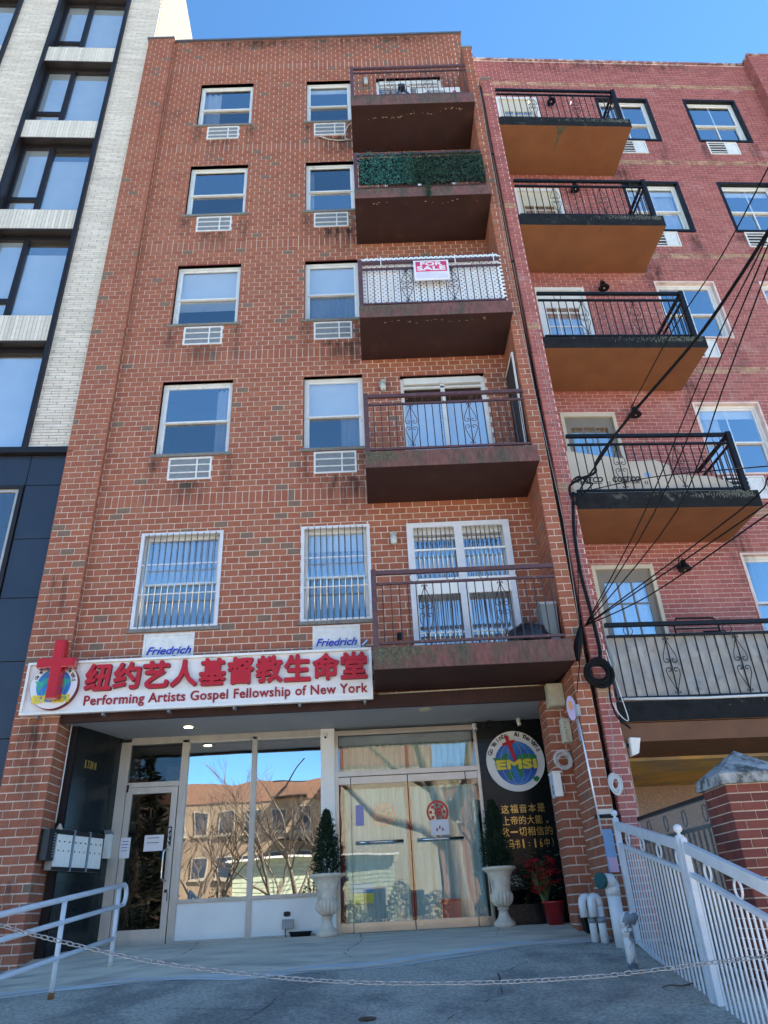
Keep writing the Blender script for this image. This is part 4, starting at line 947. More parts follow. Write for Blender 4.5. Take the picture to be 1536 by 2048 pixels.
# ================================================================== THE CHURCH SIGN
SYF = -.25
sgn = thing('church_sign', 'long white sign board with raised red Chinese characters and English church name above the storefront', 'sign', (-2.4, -.2, 2.5))
m = MB(); m.box((-4.69, -.21, 2.51), (-.075, -.12, 3.185)); m.build('sign_board', m_sign, sgn, bev=.004)
m = MB(); m.box((-4.70, SYF, 3.165), (-.07, -.205, 3.20)); m.box((-4.70, SYF, 2.495), (-.07, -.205, 2.53)); m.box((-4.70, SYF, 2.53), (-4.665, -.205, 3.165)); m.box((-.105, SYF, 2.53), (-.07, -.205, 3.165)); m.build('sign_frame', m_whitep, sgn, bev=.004)
zh = '纽约艺人基督教生命堂'
cw = (3.79)/10
for i, ch in enumerate(zh):
    x = -3.91+cw*i
    text_obj(ch, m_red, (x+.02, -.212, 2.785), (1, 0, 0), (0, 0, 1), width=cw-.045, height=.345, extrude=.055, bold=.045, name='character', parent=sgn, sidemat=m_redd)
text_obj('Performing Artists Gospel Fellowship of New York', m_maroonl, (-3.885, -.212, 2.555), (1, 0, 0), (0, 0, 1), width=3.74, height=.165, extrude=.012, bold=.022, name='letter', parent=sgn, split=True, spacing=1.06)
for i in range(6):
    x = -4.5+i*.86
    for z in (3.2, 2.46): m = MB(); m.box((x, -.2, z), (x+.03, -.1, z+.035)); m.build('bracket', m_zinc, sgn)
def ring_pts(cx, cz, r, n=40): return [(cx+r*math.cos(2*math.pi*i/n), cz+r*math.sin(2*math.pi*i/n)) for i in range(n)]
CONT = [[(-.98,.22),(-.80,.24),(-.62,.2),(-.55,.30),(-.42,.42),(-.30,.36),(-.34,.16),(-.44,.02),(-.5,-.10),(-.62,-.06),(-.66,-.3),(-.74,-.38),(-.80,-.1),(-.86,.05)],
        [(-.42,-.30),(-.22,-.36),(-.18,-.5),(-.30,-.74),(-.42,-.60)],
        [(.02,.10),(.14,.30),(.34,.36),(.62,.34),(.92,.24),(.80,.10),(.66,-.02),(.56,-.16),(.42,-.08),(.30,-.22),(.22,-.5),(.12,-.62),(.02,-.34),(-.08,-.12)],
        [(.62,-.62),(.80,-.56),(.90,-.66),(.78,-.80),(.64,-.74)]]
def roundel(cx, cz, r, ri, y, parent, rim, thick, cont_mat, shift=0.0, text_r=.86, tsize=.12, big=None, cross=None, arcs=None, word=None):
    m = MB(); m.prism(ring_pts(cx, cz, r, 56), y-thick, y); m.build('roundel_disc', [m_sign], parent) if rim is None else m.build('roundel_disc', rim, parent)
    if rim is not None: m = MB(); m.prism(ring_pts(cx, cz, r-.006, 56), y-thick-.004, y-thick); m.build('roundel_face', m_sign, parent)
    yf = y-thick-.005
    m = MB(); m.prism(ring_pts(cx+shift*.2, cz-shift, ri, 48), yf-.004, yf); m.build('globe', m_blue, parent)
    for c in CONT:
        pts = [(cx+shift*.2+a*ri*1.12, cz-shift+b*ri*1.12) for a, b in c]
        m = MB(); m.prism(pts, yf-.007, yf-.0045); m.build('continent', cont_mat, parent)
    gl = MB()                     # thin meridian lines
    for k in (.35, .7): gl.tube([(cx+k*ri*math.cos(a*math.pi/12), yf-.008, cz-shift+ri*.97*math.sin(a*math.pi/12)) for a in range(24)], .0012, 3, closed=True)
    gl.build('meridian', m_sign, parent)
    return yf
yf = roundel(-4.29, 2.862, .315, .225, -.215, sgn, m_redd, .07, m_teal)
arc_text('Go Ye Into', -4.29, 2.862, .245, rad(158), rad(108), yf-.001, .045, m_text, sgn)
arc_text('All The World', -4.29, 2.862, .245, rad(74), rad(14), yf-.001, .045, m_text, sgn)
text_obj('EMSI', m_yellow, (-4.53, yf-.008, 2.635), (1, 0, 0), (0, 0, 1), width=.47, height=.09, extrude=.006, bold=.05, name='emsi_lettering', parent=sgn)
def cross_outline(cx, z0, z1, za0, za1, xl, xr, w): return [(cx-w/2, z0), (cx+w/2, z0), (cx+w/2, za0), (xr, za0), (xr, za1), (cx+w/2, za1), (cx+w/2, z1), (cx-w/2, z1), (cx-w/2, za1), (xl, za1), (xl, za0), (cx-w/2, za0)]
m = MB(); m.prism(cross_outline(-4.235, 2.65, 3.44, 3.06, 3.19, -4.50, -4.0, .15), -.44, -.30); cr_ = m.build('cross', m_redc, sgn, bev=.01)
m = MB(); m.prism(cross_outline(-4.235, 2.665, 3.425, 3.075, 3.175, -4.485, -4.015, .12), -.448, -.441); m.build('cross_face', m_red, cr_)
# round emblem on the granite wall
rs_ = thing('round_emblem_sign', 'round white globe emblem sign with red cross and yellow letters on black granite', 'sign', (1.94, 1.15, 1.45))
yf = roundel(1.94, 1.865, .42, .305, 1.185, rs_, None, .03, m_green, shift=.03)
arc_text('Go Ye Into', 1.94, 1.865, .345, rad(163), rad(107), yf-.001, .062, m_text, rs_)
arc_text('All the World', 1.94, 1.865, .345, rad(84), rad(22), yf-.001, .062, m_text, rs_)
text_obj('EMSI', m_yellow, (1.665, yf-.012, 1.755), (1, 0, 0), (0, 0, 1), width=.56, height=.115, extrude=.01, bold=.06, name='emsi_lettering', parent=rs_)
m = MB(); cxx = lambda x, z: (1.94+x, 1.865+z)
m.prism([cxx(*p) for p in ((-.125,.355),(-.07,.355),(-.055,.285),(.02,.29),(.02,.25),(-.035,.235),(.02,-.01),(-.02,-.01),(-.095,.225),(-.16,.21),(-.17,.245),(-.105,.27))], yf-.014, yf-.008); m.build('cross', m_red, rs_)
# gold verse
ve = thing('gold_inscription', 'four rows of gold Chinese characters on the black granite below the round emblem', 'lettering', (1.95, 1.19, .65))
rows = [('这福音本是', 1001, 1091, 1617), ('上帝的大能，', 1004, 1102, 1640), ('要救一切相信的！', 985, 1124, 1664), ('（罗马书1:16中）', 994, 1112, 1688)]
for body, pa, pb, py in rows:
    x0, zc = W(pa, py+2, 1.19); x1, _ = W(pb, py-3, 1.19); k = len(body); cwid = (x1-x0)/k
    for i, ch in enumerate(body):
        small = ch in '，！（）1:6'
        wd = cwid*.84 if not small else cwid*(.14 if ch in '！:' else (.22 if ch == '1' else (.42 if ch == '6' else .26))); hh = .112 if ch != '，' else .03
        if ch == '一': hh = .018
        if ch in ':': hh = .05
        ch2 = {'，': ',', '！': '!', '（': '(', '）': ')'}.get(ch, ch)
        text_obj(ch2, m_gold, (x0+cwid*i+(cwid-wd)/2, 1.192, zc-.056+(.045 if ch == '一' else (.02 if ch == ':' else 0))), (1, 0, 0), (0, 0, 1), width=wd, height=hh, extrude=.006, bold=.006, name='character', parent=ve)
# house number on the left granite wall
hn_ = thing('house_number', 'small metal house number digits high on the left granite wall', 'numbers', SW(.4, -.01, 1.9))
u0, z0 = SW.at(169, 1535, -.005); u1, z1 = SW.at(192, 1541, -.005)
uv = SW.u
for i, ch in enumerate('13318'):
    text_obj(ch, m_gold, SW(u0+(u1-u0)*i/5, -.005, z0+(z1-z0)*i/5), uv, (0, 0, 1), width=(u1-u0)/5*(.35 if ch == '1' else .75), height=.10, extrude=.006, bold=.01, name='digit', parent=hn_)
# ================================================================== things in the recess
mbx = thing('mailbox_cluster', 'row of nine slim white apartment mailboxes in a grey frame on the left granite wall', 'mailboxes', SW(.4, -.1, .7))
u0, z0 = SW.at(103, 1736, -.12); u1, z1 = SW.at(198, 1747, -.12); u0b, z1b = SW.at(112, 1660, -.12)
zb_, zt_ = z0-.02, z1b+.01
m = MB(SW); m.box((u0, -.11, zb_), (u1, -.005, zt_)); m.build('cabinet', m_grey, mbx)
m = MB(SW); m.box((u0, -.14, zt_-.05), (u1, -.11, zt_)); m.box((u0, -.14, zb_), (u1, -.11, zb_+.035)); m.build('frame_rail', m_fin, mbx)
gw_ = (u1-u0)/3
for g in range(3):
    for i in range(3):
        a = u0+gw_*g+.012+(gw_-.024)/3*i; b = a+(gw_-.024)/3-.004
        m = MB(SW); m.box((a, -.13, zb_+.038), (b, -.11, zt_-.052)); d = m.build('mailbox_door', m_whitep, mbx)
        m = MB(SW); c = (a+b)/2; zc = (zb_+zt_)/2; m.box((c-.008, -.134, zc-.02), (c+.004, -.13, zc)); m.box((c-.014, -.1325, zt_-.14), (c+.012, -.13, zt_-.125)); m.build('lock_and_label', m_text, d, kind='stuff')
    if g < 2: m = MB(SW); m.box((u0+gw_*(g+1)-.01, -.15, zb_-.01), (u0+gw_*(g+1)+.01, -.11, zt_+.01)); m.build('divider', m_zinc, mbx)
sm = thing('letter_box', 'single small white letter box with its lid open beside the aluminium door jamb', 'mailbox', (-3.72, 1.1, .8))
x0, z0 = W(203, 1717, 1.08); x1, z1 = W(222, 1665, 1.08)
m = MB(); m.box((x0, 1.08, z0), (x1, 1.19, z1-.02)); m.build('box', m_whitep, sm, bev=.004)
m = MB(); m.hexa([(x0, 1.08, z1-.02), (x1, 1.08, z1-.02), (x1, 1.19, z1-.02), (x0, 1.19, z1-.02), (x0, 1.04, z1+.03), (x1, 1.04, z1+.03), (x1, 1.19, z1), (x0, 1.19, z1)]); m.build('lid', m_zinc, sm)
ic = thing('intercom_panel', 'black intercom panel with a column of buttons at the front end of the mailboxes', 'intercom', SW(u0-.12, -.1, .8))
m = MB(SW); m.box((u0-.14, -.13, zb_+.1), (u0-.01, -.005, zt_+.0)); m.build('panel', m_fin, ic)
for i in range(9): m = MB(SW); m.box((u0-.05, -.136, zb_+.14+i*.032), (u0-.025, -.13, zb_+.155+i*.032)); m.build('button', m_zinc, ic)
wc = thing('hanging_cord', 'thin white cord hanging down the brick pilaster edge ending in a cloth wrapped bundle', 'cord', V(110, 1660, .28))
m = MB(); m.tube([V(147, 1432, .2), V(135, 1500, .2), V(122, 1580, .2), V(111, 1645, .2)], .009, 6); m.build('cord', m_wcable, wc)
p = V(117, 1668, .16); m = MB(); m.lathe([(.012, .12), (.03, .08), (.06, .02), (.062, -.01), (.03, -.03), (.01, -.03)], (p.x, p.y, p.z), 12, mod=lambda i, a: .12*math.sin(3*a+i)); m.build('wrapped_bundle', M('cream_cloth', (.62,.52,.42), .9), wc)
# downlights
for i, (px, py, lit) in enumerate(((377, 1453, 1), (850, 1419, 0))):
    d = ray(px, py); t = (2.452-CAM.z)/d.z; P = CAM+d*t
    dl = thing('ceiling_downlight', ['lit round ceiling downlight above the entrance door side of the canopy', 'unlit round ceiling downlight above the glass double doors'][i], 'downlight', (P.x, P.y, 2.44), 'downlights in the canopy ceiling')
    m = MB(); m.lathe([(.06, -.012), (.088, -.010), (.09, 0), (.06, 0)], (P.x, P.y, 2.455), 24); m.build('trim_ring', m_ltgrey, dl)
    m = MB(); m.lathe([(.0595, -.006), (.0595, -.016)], (P.x, P.y, 2.455), 24); m.build('lens', m_lampw if lit else m_beige, dl)
# security cameras
def cctv(P, label, dark, dirv=(0, -1, -.3), dome=False):
    t = thing('security_camera', label, 'camera', P, 'security cameras under the canopy'); P = Vector(P); d = Vector(dirv).normalized()
    m = MB(); m.lathe([(.035, 0), (.035, -.02), (.012, -.025), (.012, -.05)], (P.x, P.y, P.z), 14); m.build('mount', m_fin if dark else m_whitep, t)
    q = P+Vector((0, 0, -.06)); m = MB(); m.tube([q-d*.05, q-d*.045, q+d*.04, q+d*.05], [.02, .03, .03, .024], 12); m.build('housing', m_fin if dark else m_whitep, t)
    m = MB(); m.tube([q+d*.0502, q+d*.053], .018, 10); m.build('lens', m_text, t)
def onceil(px, py, z=2.45): d = ray(px, py); t = z/d.z; return CAM+d*t
cctv(onceil(252, 1486), 'black security camera in the far left corner of the canopy ceiling', True, (.3, -1, -.4))
cctv((-.80, 1.16, 2.40), 'white security camera at the top of the white column', False, (-.1, -1, -.5))
cctv((1.40, 1.17, 2.42), 'grey security camera on the top corner of the gold door frame', False, (.2, -.6, -.8))
cctv((1.62, 1.16, 2.45), 'black security camera right of the gold door frame', True, (.6, -1, -.2))
cctv((2.05, 1.10, 2.45), 'white security camera nearest the right brick pier', False, (.1, -.3, -1))
# papers and decorations on the doors
def sheetobj(name, label, cat, px0, py0, px1, py1, y, mat, lines=0, lmat=None, group=None, tilt=0):
    x0, z1 = W(px0, py0, y); x1, _ = W(px1, py0, y); _, z0 = W(px0, py1, y); t = thing(name, label, cat, ((x0+x1)/2, y, z0), group)
    m = MB(); m.box((x0, y-.002, z0), (x1, y, z1)); m.build('sheet', mat, t)
    for i in range(lines):
        z = z1-(z1-z0)*(.2+.6*i/max(1, lines)); m = MB(); m.box((x0+(x1-x0)*.15, y-.003, z), (x1-(x1-x0)*(.15+.2*R.random()), y-.0021, z+.008)); m.build('print_line', lmat or m_text, t)
    return t, x0, x1, z0, z1
sheetobj('notice_paper', 'narrow white notice taped on the left half of the entrance door', 'notice', 242, 1676, 262, 1717, 1.185, m_paper, 4, m_bluet)
sheetobj('notice_paper', 'wide white notice with two printed rows beside the entrance door handle', 'notice', 290, 1671, 328, 1703, 1.185, m_paper, 2)
sheetobj('notice_paper', 'purple paper hung from blue tape on the left glass door', 'notice', 711, 1611, 727, 1652, 1.218, M('lilac_paper', (.30,.28,.52), .8))
m_redp = M('red_paper_cut', (.55,.05,.03), .7); m_orp = M('faded_red_paper', (.72,.30,.16), .7)
def papercut(cx_, cz_, r, y, mat, label):
    t = thing('paper_cut', label, 'decoration', (cx_, y, cz_-r), 'round red paper cuts on the glass doors')
    m = MB()
    A = [m.pt((cx_+r*math.cos(i*math.pi/24), y, cz_+r*math.sin(i*math.pi/24))) for i in range(48)]; Bq = [m.pt((cx_+r*.82*math.cos(i*math.pi/24), y, cz_+r*.82*math.sin(i*math.pi/24))) for i in range(48)]
    for i in range(48): m.face((A[i], A[(i+1)%48], Bq[(i+1)%48], Bq[i]))
    m.build('rim', mat, t)
    for i in range(8):
        a = i*math.pi/4; m = MB(); c = (cx_+r*.62*math.cos(a), cz_+r*.62*math.sin(a)); m.prism([(c[0]+r*.2*math.cos(b*math.pi/4)*(1 if b % 2 else .6), c[1]+r*.2*math.sin(b*math.pi/4)*(1 if b % 2 else .6)) for b in range(8)], y-.002, y); m.build('petal', mat, t)
    text_obj('福', mat, (cx_-r*.36, y-.001, cz_-r*.36), (1, 0, 0), (0, 0, 1), width=r*.72, height=r*.72, extrude=.002, bold=.03, name='character', parent=t)
x, z = W(768, 1629, 1.215); papercut(x, z, .155, 1.262, m_orp, 'faded orange round paper cut inside the left glass door')
x, z = W(875, 1624, 1.218); papercut(x, z, .155, 1.218, m_redp, 'deep red round paper cut on the right glass door above the white notice')
t, a, b, c, d = sheetobj('notice_paper', 'white notice with a small drawing under the red paper cut on the right glass door', 'notice', 860, 1640, 897, 1671, 1.217, m_paper)
text_obj('真光堂 平安喜樂', m_maroonl, (a+.03, 1.2145, d-.045), (1, 0, 0), (0, 0, 1), width=(b-a)-.06, height=.022, extrude=.001, name='print_line', parent=t) if False else None
for k in range(3): m = MB(); m.box(((a+b)/2-.05+.04*k, 1.2135, c+.05+.03*(k % 2)), ((a+b)/2-.03+.04*k, 1.2145, c+.09+.03*(k % 2))); m.build('drawing', m_maroonl, t)
t = thing('flag_poster', 'blue over yellow poster at the foot of the left glass door', 'poster', (-.35, 1.26, .25))
x0, z1 = W(705, 1767, 1.27); x1, z0 = W(748, 1806, 1.27); zm = (z0+z1)/2
m = MB(); m.box((x0, 1.268, zm), (x1, 1.27, z1)); m.build('blue_half', M('poster_blue', (.03,.32,.62), .7), t)
m = MB(); m.box((x0, 1.268, z0), (x1, 1.27, zm)); m.build('yellow_half', M('poster_yellow', (.72,.62,.04), .7), t)
t = thing('red_crate', 'faded red box standing behind the right glass door', 'box', (.8, 1.5, -.19))
m = MB(); m.box((.72, 1.27, -.19), (.98, 1.36, .12)); m.build('box', M('faded_red_box', (.6,.12,.1), .6), t); m = MB(); m.box((.70, 1.26, .12), (1.0, 1.37, .15)); m.build('lid', m_red, t)
# outlet box and tray
t = thing('outlet_box', 'grey outlet box under a black oval vent on the white panel', 'electrical box', (-1.25, 1.2, .05))
x0, z1 = W(565, 1839, 1.21); x1, z0 = W(587, 1857, 1.21)
m = MB(); m.box((x0, 1.16, z0), (x1, 1.225, z1)); m.build('cover', m_grey, t, bev=.005)
x, z = W(574, 1828, 1.21); m = MB(); m.prism([(x+.045*math.copysign(abs(math.cos(a*math.pi/12))**.6, math.cos(a*math.pi/12)), z+.03*math.copysign(abs(math.sin(a*math.pi/12))**.6, math.sin(a*math.pi/12))) for a in range(24)], 1.205, 1.222); m.build('oval_vent', m_text, t)
m = MB(); m.tube([(x0+.05, 1.19, z0), (x0+.04, 1.185, z0-.06), (x0+.05, 1.18, -.19)], .006, 6); m.build('wire', m_cable, t)
x0, z1 = W(579, 1866, 1.05); x1, z0 = W(622, 1879, 1.05)
t = thing('black_tray', 'small black plastic tray box on the ground between white panel and left urn', 'box', ((x0+x1)/2, 1.05, -.2)); m = MB(); m.hexa([(x0+.02, 1.04, -.195), (x1-.02, 1.04, -.195), (x1-.02, 1.15, -.195), (x0+.02, 1.15, -.195), (x0, 1.03, z1), (x1, 1.03, z1), (x1, 1.16, z1), (x0, 1.16, z1)]); m.build('tub', m_black, t); m = MB(); m.box((x0-.008, 1.02, z1), (x1+.008, 1.17, z1+.012)); m.build('rim', m_black, t)
# urns with cone shrubs
def leaf_quad(m, P, d, w, l, twist):
    d = d.normalized(); a = d.cross(Vector((0, 0, 1)));
    if a.length < .01: a = Vector((1, 0, 0))
    a.normalize(); b = d.cross(a); s = a*math.cos(twist)+b*math.sin(twist)
    m.poly([P-s*w*.3, P+d*l*.5-s*w, P+d*l, P+d*l*.5+s*w])
def urn(x, y, z0, H, lab1, lab2, hshrub, rs, seed):
    t = thing('stone_urn', lab1, 'urn', (x, y, z0), 'classical urns beside the glass doors')
    s = H/.70
    P = [(.135,0),(.135,.055),(.125,.062),(.118,.072),(.10,.085),(.072,.12),(.058,.16),(.055,.195),(.075,.205),(.078,.215),(.062,.225)]
    m = MB(); m.lathe([(r*s, z*s) for r, z in P[:4]], (x, y, z0), 32); m.build('plinth', m_stone, t)
    m = MB(); m.lathe([(r*s, z*s) for r, z in P[3:]], (x, y, z0), 48, mod=lambda i, a: .07*(abs(math.sin(a*9))-.5) if 1 <= i <= 4 else 0); m.build('stem', m_stone, t)
    m = MB(); bowl = [(.062,.225),(.10,.25),(.13,.285),(.146,.33),(.142,.37),(.125,.405),(.118,.41)]
    m.lathe([(r*s, z*s) for r, z in bowl], (x, y, z0), 96, mod=lambda i, a: (.20*(abs(math.sin(a*8))**.4-.85) if 1 <= i <= 4 else 0)); m.build('fluted_bowl', m_stone, t)
    m = MB(); neck = [(.120,.408),(.126,.415),(.120,.425),(.124,.44),(.128,.50),(.140,.57),(.168,.63),(.205,.66),(.22,.665),(.222,.69),(.205,.70),(.17,.70),(.15,.67),(.01,.665)]
    m.lathe([(r*s, z*s) for r, z in neck], (x, y, z0), 48, mod=lambda i, a: .012*math.sin(a*40) if i in (8, 9) else 0); m.build('neck_and_rim', m_stone, t)
    q = thing('cone_shrub', lab2, 'shrub', (x, y, z0+.665*s), 'dark cone shrubs in the urns')
    rr = random.Random(seed); zb = z0+.66*s
    m = MB(); m.tube([(x, y, zb), (x+.01, y, zb+hshrub*.9)], [.02, .005], 6); m.build('trunk', m_bark, q)
    m = MB()
    for i in range(470):           # ragged upswept sprigs set round the trunk
        tt = rr.random()**1.25; h = tt*hshrub*.96; env = (rs*(1-tt)**.85+.012)*rr.uniform(.72, 1.22); a = rr.random()*6.283
        B0 = Vector((x, y, zb+h)); D = Vector((math.cos(a), math.sin(a), rr.uniform(.35, 1.0)+tt*.8)); D *= env/math.hypot(D.x, D.y)
        if tt > .9: D.z = min(D.z, .09)
        for j in range(30):
            f = rr.uniform(.25, 1)**.8; P = B0+D*f+Vector((rr.gauss(0, .009), rr.gauss(0, .009), rr.gauss(0, .009)-.02)); d = D.normalized()+Vector((rr.gauss(0, .5), rr.gauss(0, .5), rr.gauss(.1, .4))); leaf_quad(m, P, d, rr.uniform(.003, .0065), rr.uniform(.016, .042), rr.random()*3)
    m.build('foliage', m_leafd, q, fix=False)
urn(-.76, .62, -.2, .70, 'pale stone urn left of the glass double doors', 'dark green cone shrub in the left urn in front of the white column', .82, .19, 3)
urn(1.45, .62, -.2, .68, 'pale stone urn right of the glass double doors', 'dark green cone shrub in the right urn in front of the granite wall', .86, .20, 5)
# black ledge with pots and poinsettias
lg = thing('granite_ledge', 'low ledge of large black tiles along the foot of the granite wall', 'ledge', (1.9, .95, -.2))
m = MB(); m.box((1.45, .86, -.3), (2.42, 1.19, .03)); m.build('ledge_core', m_joint, lg)
for i in range(5): m = MB(); a = 1.45+.194*i; m.box((a+.002, .85, -.3), (a+.192, .86, .03)); m.build('tile', m_tile, lg)
m = MB(); m.box((1.445, .845, .03), (2.42, 1.19, .042)); m.build('ledge_top', m_tile, lg)
m_redl = M('poinsettia_red', (.42,.008,.02), .55, var=.3, scale=20, isl=.4); m_grnl = M('poinsettia_green', (.035,.10,.03), .6, isl=.4); m_potr = M('red_foil_pot', (.28,.008,.012), .3, coat=.3); m_wht = M('white_petals', (.75,.75,.7), .7)
def pot(x, y, z, r, h, mat, label, cat='pot'):
    t = thing('plant_pot', label, cat, (x, y, z)); m = MB(); m.lathe([(r*.72, 0), (r*.98, h*.9), (r*1.06, h*.9), (r*1.06, h), (r*.94, h), (r*.9, h*.85), (.005, h*.85)], (x, y, z), 20, mod=(lambda i, a: .03*math.sin(14*a)) if mat == m_potr else None); m.build('pot', mat, t); return t
def bush(x, y, z, label, cols, n, rx, rz, seed, stems=0, l=.06, hang=None, name='leafy_plant'):
    t = thing(name, label, 'plant', (x, y, z)); rr = random.Random(seed)
    if stems:
        m = MB()
        for i in range(stems):
            a = rr.random()*6.28; e = Vector((x+math.cos(a)*rx*.8*rr.random(), y+math.sin(a)*rx*.6*rr.random(), z+rz*rr.uniform(.9, 1.6))); b_ = Vector((x+math.cos(a)*.03, y+math.sin(a)*.03, z)); m.tube([b_, (b_+e)/2+Vector((math.cos(a)*.03, 0, .02)), e], .004, 4)
        m.build('stems', M('plant_stems', (.12,.16,.05), .7), t)
    for nm, mat, zlo, zhi, frac in cols:
        m = MB()
        for i in range(int(n*frac)):
            a = rr.random()*6.28; f = rr.random()**.5; P = Vector((x+rx*f*math.cos(a), y+rx*.8*f*math.sin(a), z+rr.uniform(zlo, zhi))); b0 = rr.random()*6.28
            k = 5 if 'bract' in nm or 'petal' in nm else 1
            for j in range(k):
                c = b0+j*6.28/k; d = Vector((math.cos(c), math.sin(c)*.8-.2, rr.uniform(-.5, .5))); leaf_quad(m, P, d, l*rr.uniform(.2, .32), l*rr.uniform(.7, 1.1), rr.uniform(-.5, .5))
        m.build(nm, mat, t, fix=False)
    return t
pr_ = pot(2.07, .55, -.2, .135, .26, m_potr, 'shiny dark red foil pot on the ground against the brick pier')
bush(1.98, .55, .05, 'red poinsettia in the red foil pot with drooping bracts', [('bracts', m_redl, .12, .50, 1), ('leaves', m_grnl, .05, .6, 1.4)], 52, .21, .28, 7, stems=26, l=.085, name='poinsettia')
pb1 = pot(1.72, .98, .042, .10, .17, m_black, 'black pot on the ledge behind the right urn')
bush(1.70, .98, .2, 'white flowering plant in the black pot nearest the right urn', [('petals', m_wht, .06, .18, .5), ('leaves', m_grnl, .0, .2, 2.2)], 24, .13, .12, 9, l=.05)
pb2 = pot(1.97, .98, .042, .11, .19, m_black, 'black pot on the ledge behind the poinsettia')
bush(1.93, .98, .22, 'green leafy plant with bronze tips in the black pot behind the poinsettia', [('leaves', m_grnl, .02, .26, 4), ('bronze_leaves', M('bronze_leaf', (.16,.08,.03), .6), .15, .3, 1.5)], 30, .15, .12, 12, l=.075)
# ================================================================== things on our balconies
def jarlamp(px, py, label):
    P = V(px, py, -.06); t = thing('jar_wall_lamp', label, 'wall lamp', P, 'jar lamps on the brick wall')
    m = MB(); m.lathe([(.05, 0), (.05, .03), (.03, .05)], (P.x, P.y, P.z+.03), 14); m.box((P.x-.03, P.y, P.z+.0), (P.x+.03, -.005, P.z+.07)); m.build('cap', m_beige, t)
    m = MB(); m.lathe([(.02, -.13), (.045, -.12), (.052, -.06), (.045, .03)], (P.x, P.y, P.z), 14); m.build('glass_jar', M('milky_glass', (.55,.58,.55), .2) if not 'milky_glass' in bpy.data.materials else bpy.data.materials['milky_glass'], t)
jarlamp(732, 161, 'jar shaped wall lamp on the top floor balcony left of the door'); jarlamp(766, 768, 'jar shaped wall lamp beside the fully glazed sliding door three floors up'); jarlamp(787, 1073, 'jar shaped wall lamp left of the barred security doors')
# air conditioner condenser on the top balcony
cx0, cx1, cyy = 1.36, 2.30, -.62
t = thing('outdoor_condenser', 'large white outdoor air conditioning condenser on the top floor balcony', 'air conditioner', (1.8, -.5, 14.5))
m = MB(); m.box((cx0, cyy, 14.53), (cx1, -.22, 15.42)); m.build('casing', m_whitep, t, bev=.015)
m = MB(); m.lathe([(.33, -.012), (.36, 0)], (cx0+.40, cyy, 14.97), 32, axis='y'); m.build('fan_guard', m_grey, t)
for i in range(9): m = MB(); r = .04+.034*i; m.tube([(cx0+.40+r*math.cos(a*math.pi/12), cyy-.016, 14.97+r*math.sin(a*math.pi/12)) for a in range(24)], .003, 3, closed=True); m.build('guard_ring', m_whitep, t)
m = MB(); m.prism(ring_pts(cx1-.13, 15.25, .04, 16), cyy-.004, cyy); m.build('round_badge', M('magenta_badge', (.55,.03,.28), .5), t)
for x in (cx0+.1, cx1-.1): m = MB(); m.box((x-.03, cyy, 14.5), (x+.03, -.22, 14.53)); m.build('foot', m_black, t)
t = thing('folding_stand', 'dark blue folding stand with crossed legs on the top floor balcony', 'stand', (1.0, -.7, 14.5))
P0 = Vector((1.05, -.62, 15.42))
for e in ((.72, -.85, 14.5), (1.42, -.85, 14.5), (1.05, -.4, 14.5)): m = MB(); m.bar(P0, e, .028); m.build('leg', m_panel, t)
m = MB(); m.bar((.86, -.75, 14.95), (1.25, -.75, 14.95), .02); m.bar((.88, -.74, 14.93), (1.07, -.7, 15.1), .015); m.build('brace', m_rail, t); m = MB(); m.box((.98, -.68, 15.40), (1.12, -.56, 15.5)); m.build('hub', m_panel, t)
P = V(931, 180, -.95); t = thing('white_bottle', 'small white bottle at the right end of the top floor balcony edge', 'bottle', (P.x, P.y, 14.5)); m = MB(); m.lathe([(.045, 0), (.05, .06), (.03, .12), (.018, .13), (.018, .16)], (2.33, -.93, 14.5), 12); m.build('bottle', m_whitep, t)
# plastic leaf screen on the fifth floor balcony
t = thing('leaf_screen', 'artificial green leaf screen covering the railing of the balcony below the top one', 'screen', (1.2, -1.04, 11.7)); rr = random.Random(5)
for nm, mat, lo, hi, n in (('teal_strands', m_garl2, .06, 1.05, 2800), ('dark_strands', m_garl, .85, 2.40, 4600), ('dark_backing_leaves', m_garl, .05, 2.40, 1600)):
    m = MB()
    for i in range(n):
        sx = lo+(hi-lo)*rr.random(); sx = round(sx/.035)*.035+rr.gauss(0, .006)+.015*math.sin(sx*7); zz_ = rr.uniform(11.70+.02*math.sin(sx*23), 12.57+.045*math.sin(sx*31)+.02*math.sin(sx*7)); y = -1.05-rr.uniform(0, .05)+(.03 if 'back' in nm else 0)
        P = Vector((sx, y, zz_)); d = Vector((rr.uniform(-1, 1), rr.uniform(-1, .1), rr.uniform(-.9, .6))); leaf_quad(m, P, d, rr.uniform(.006, .012), rr.uniform(.02, .05), rr.random()*3)
    m.build(nm, mat, t, fix=False, kind='stuff')
m = MB(); m.box((.05, -1.045, 11.74), (2.40, -1.035, 12.50)); m.build('mesh_backing', m_cable, t)
m = MB()
for i in range(420):
    zz_ = rr.uniform(11.30, 11.72); P = Vector((1.30+rr.gauss(0, .018), -1.09, zz_)); leaf_quad(m, P, Vector((rr.uniform(-1, 1), -.3, rr.uniform(-1, .4))), .009, .035, rr.random()*3)
m.build('loose_strand', m_garl, t, fix=False, kind='stuff')
m = MB()
for k in range(9): x = .1+k*.06; m.tube([(x, -.95, 12.72), (x+rr.uniform(-.02, .02), -.95, 12.93+rr.uniform(-.03, .02)), (x+.03, -.95, 12.88)], .003, 3)
m.tube([(.06, -.95, 12.9), (.3, -.95, 12.93), (.62, -.95, 12.86)], .003, 3); m.build('wire', m_black, t)
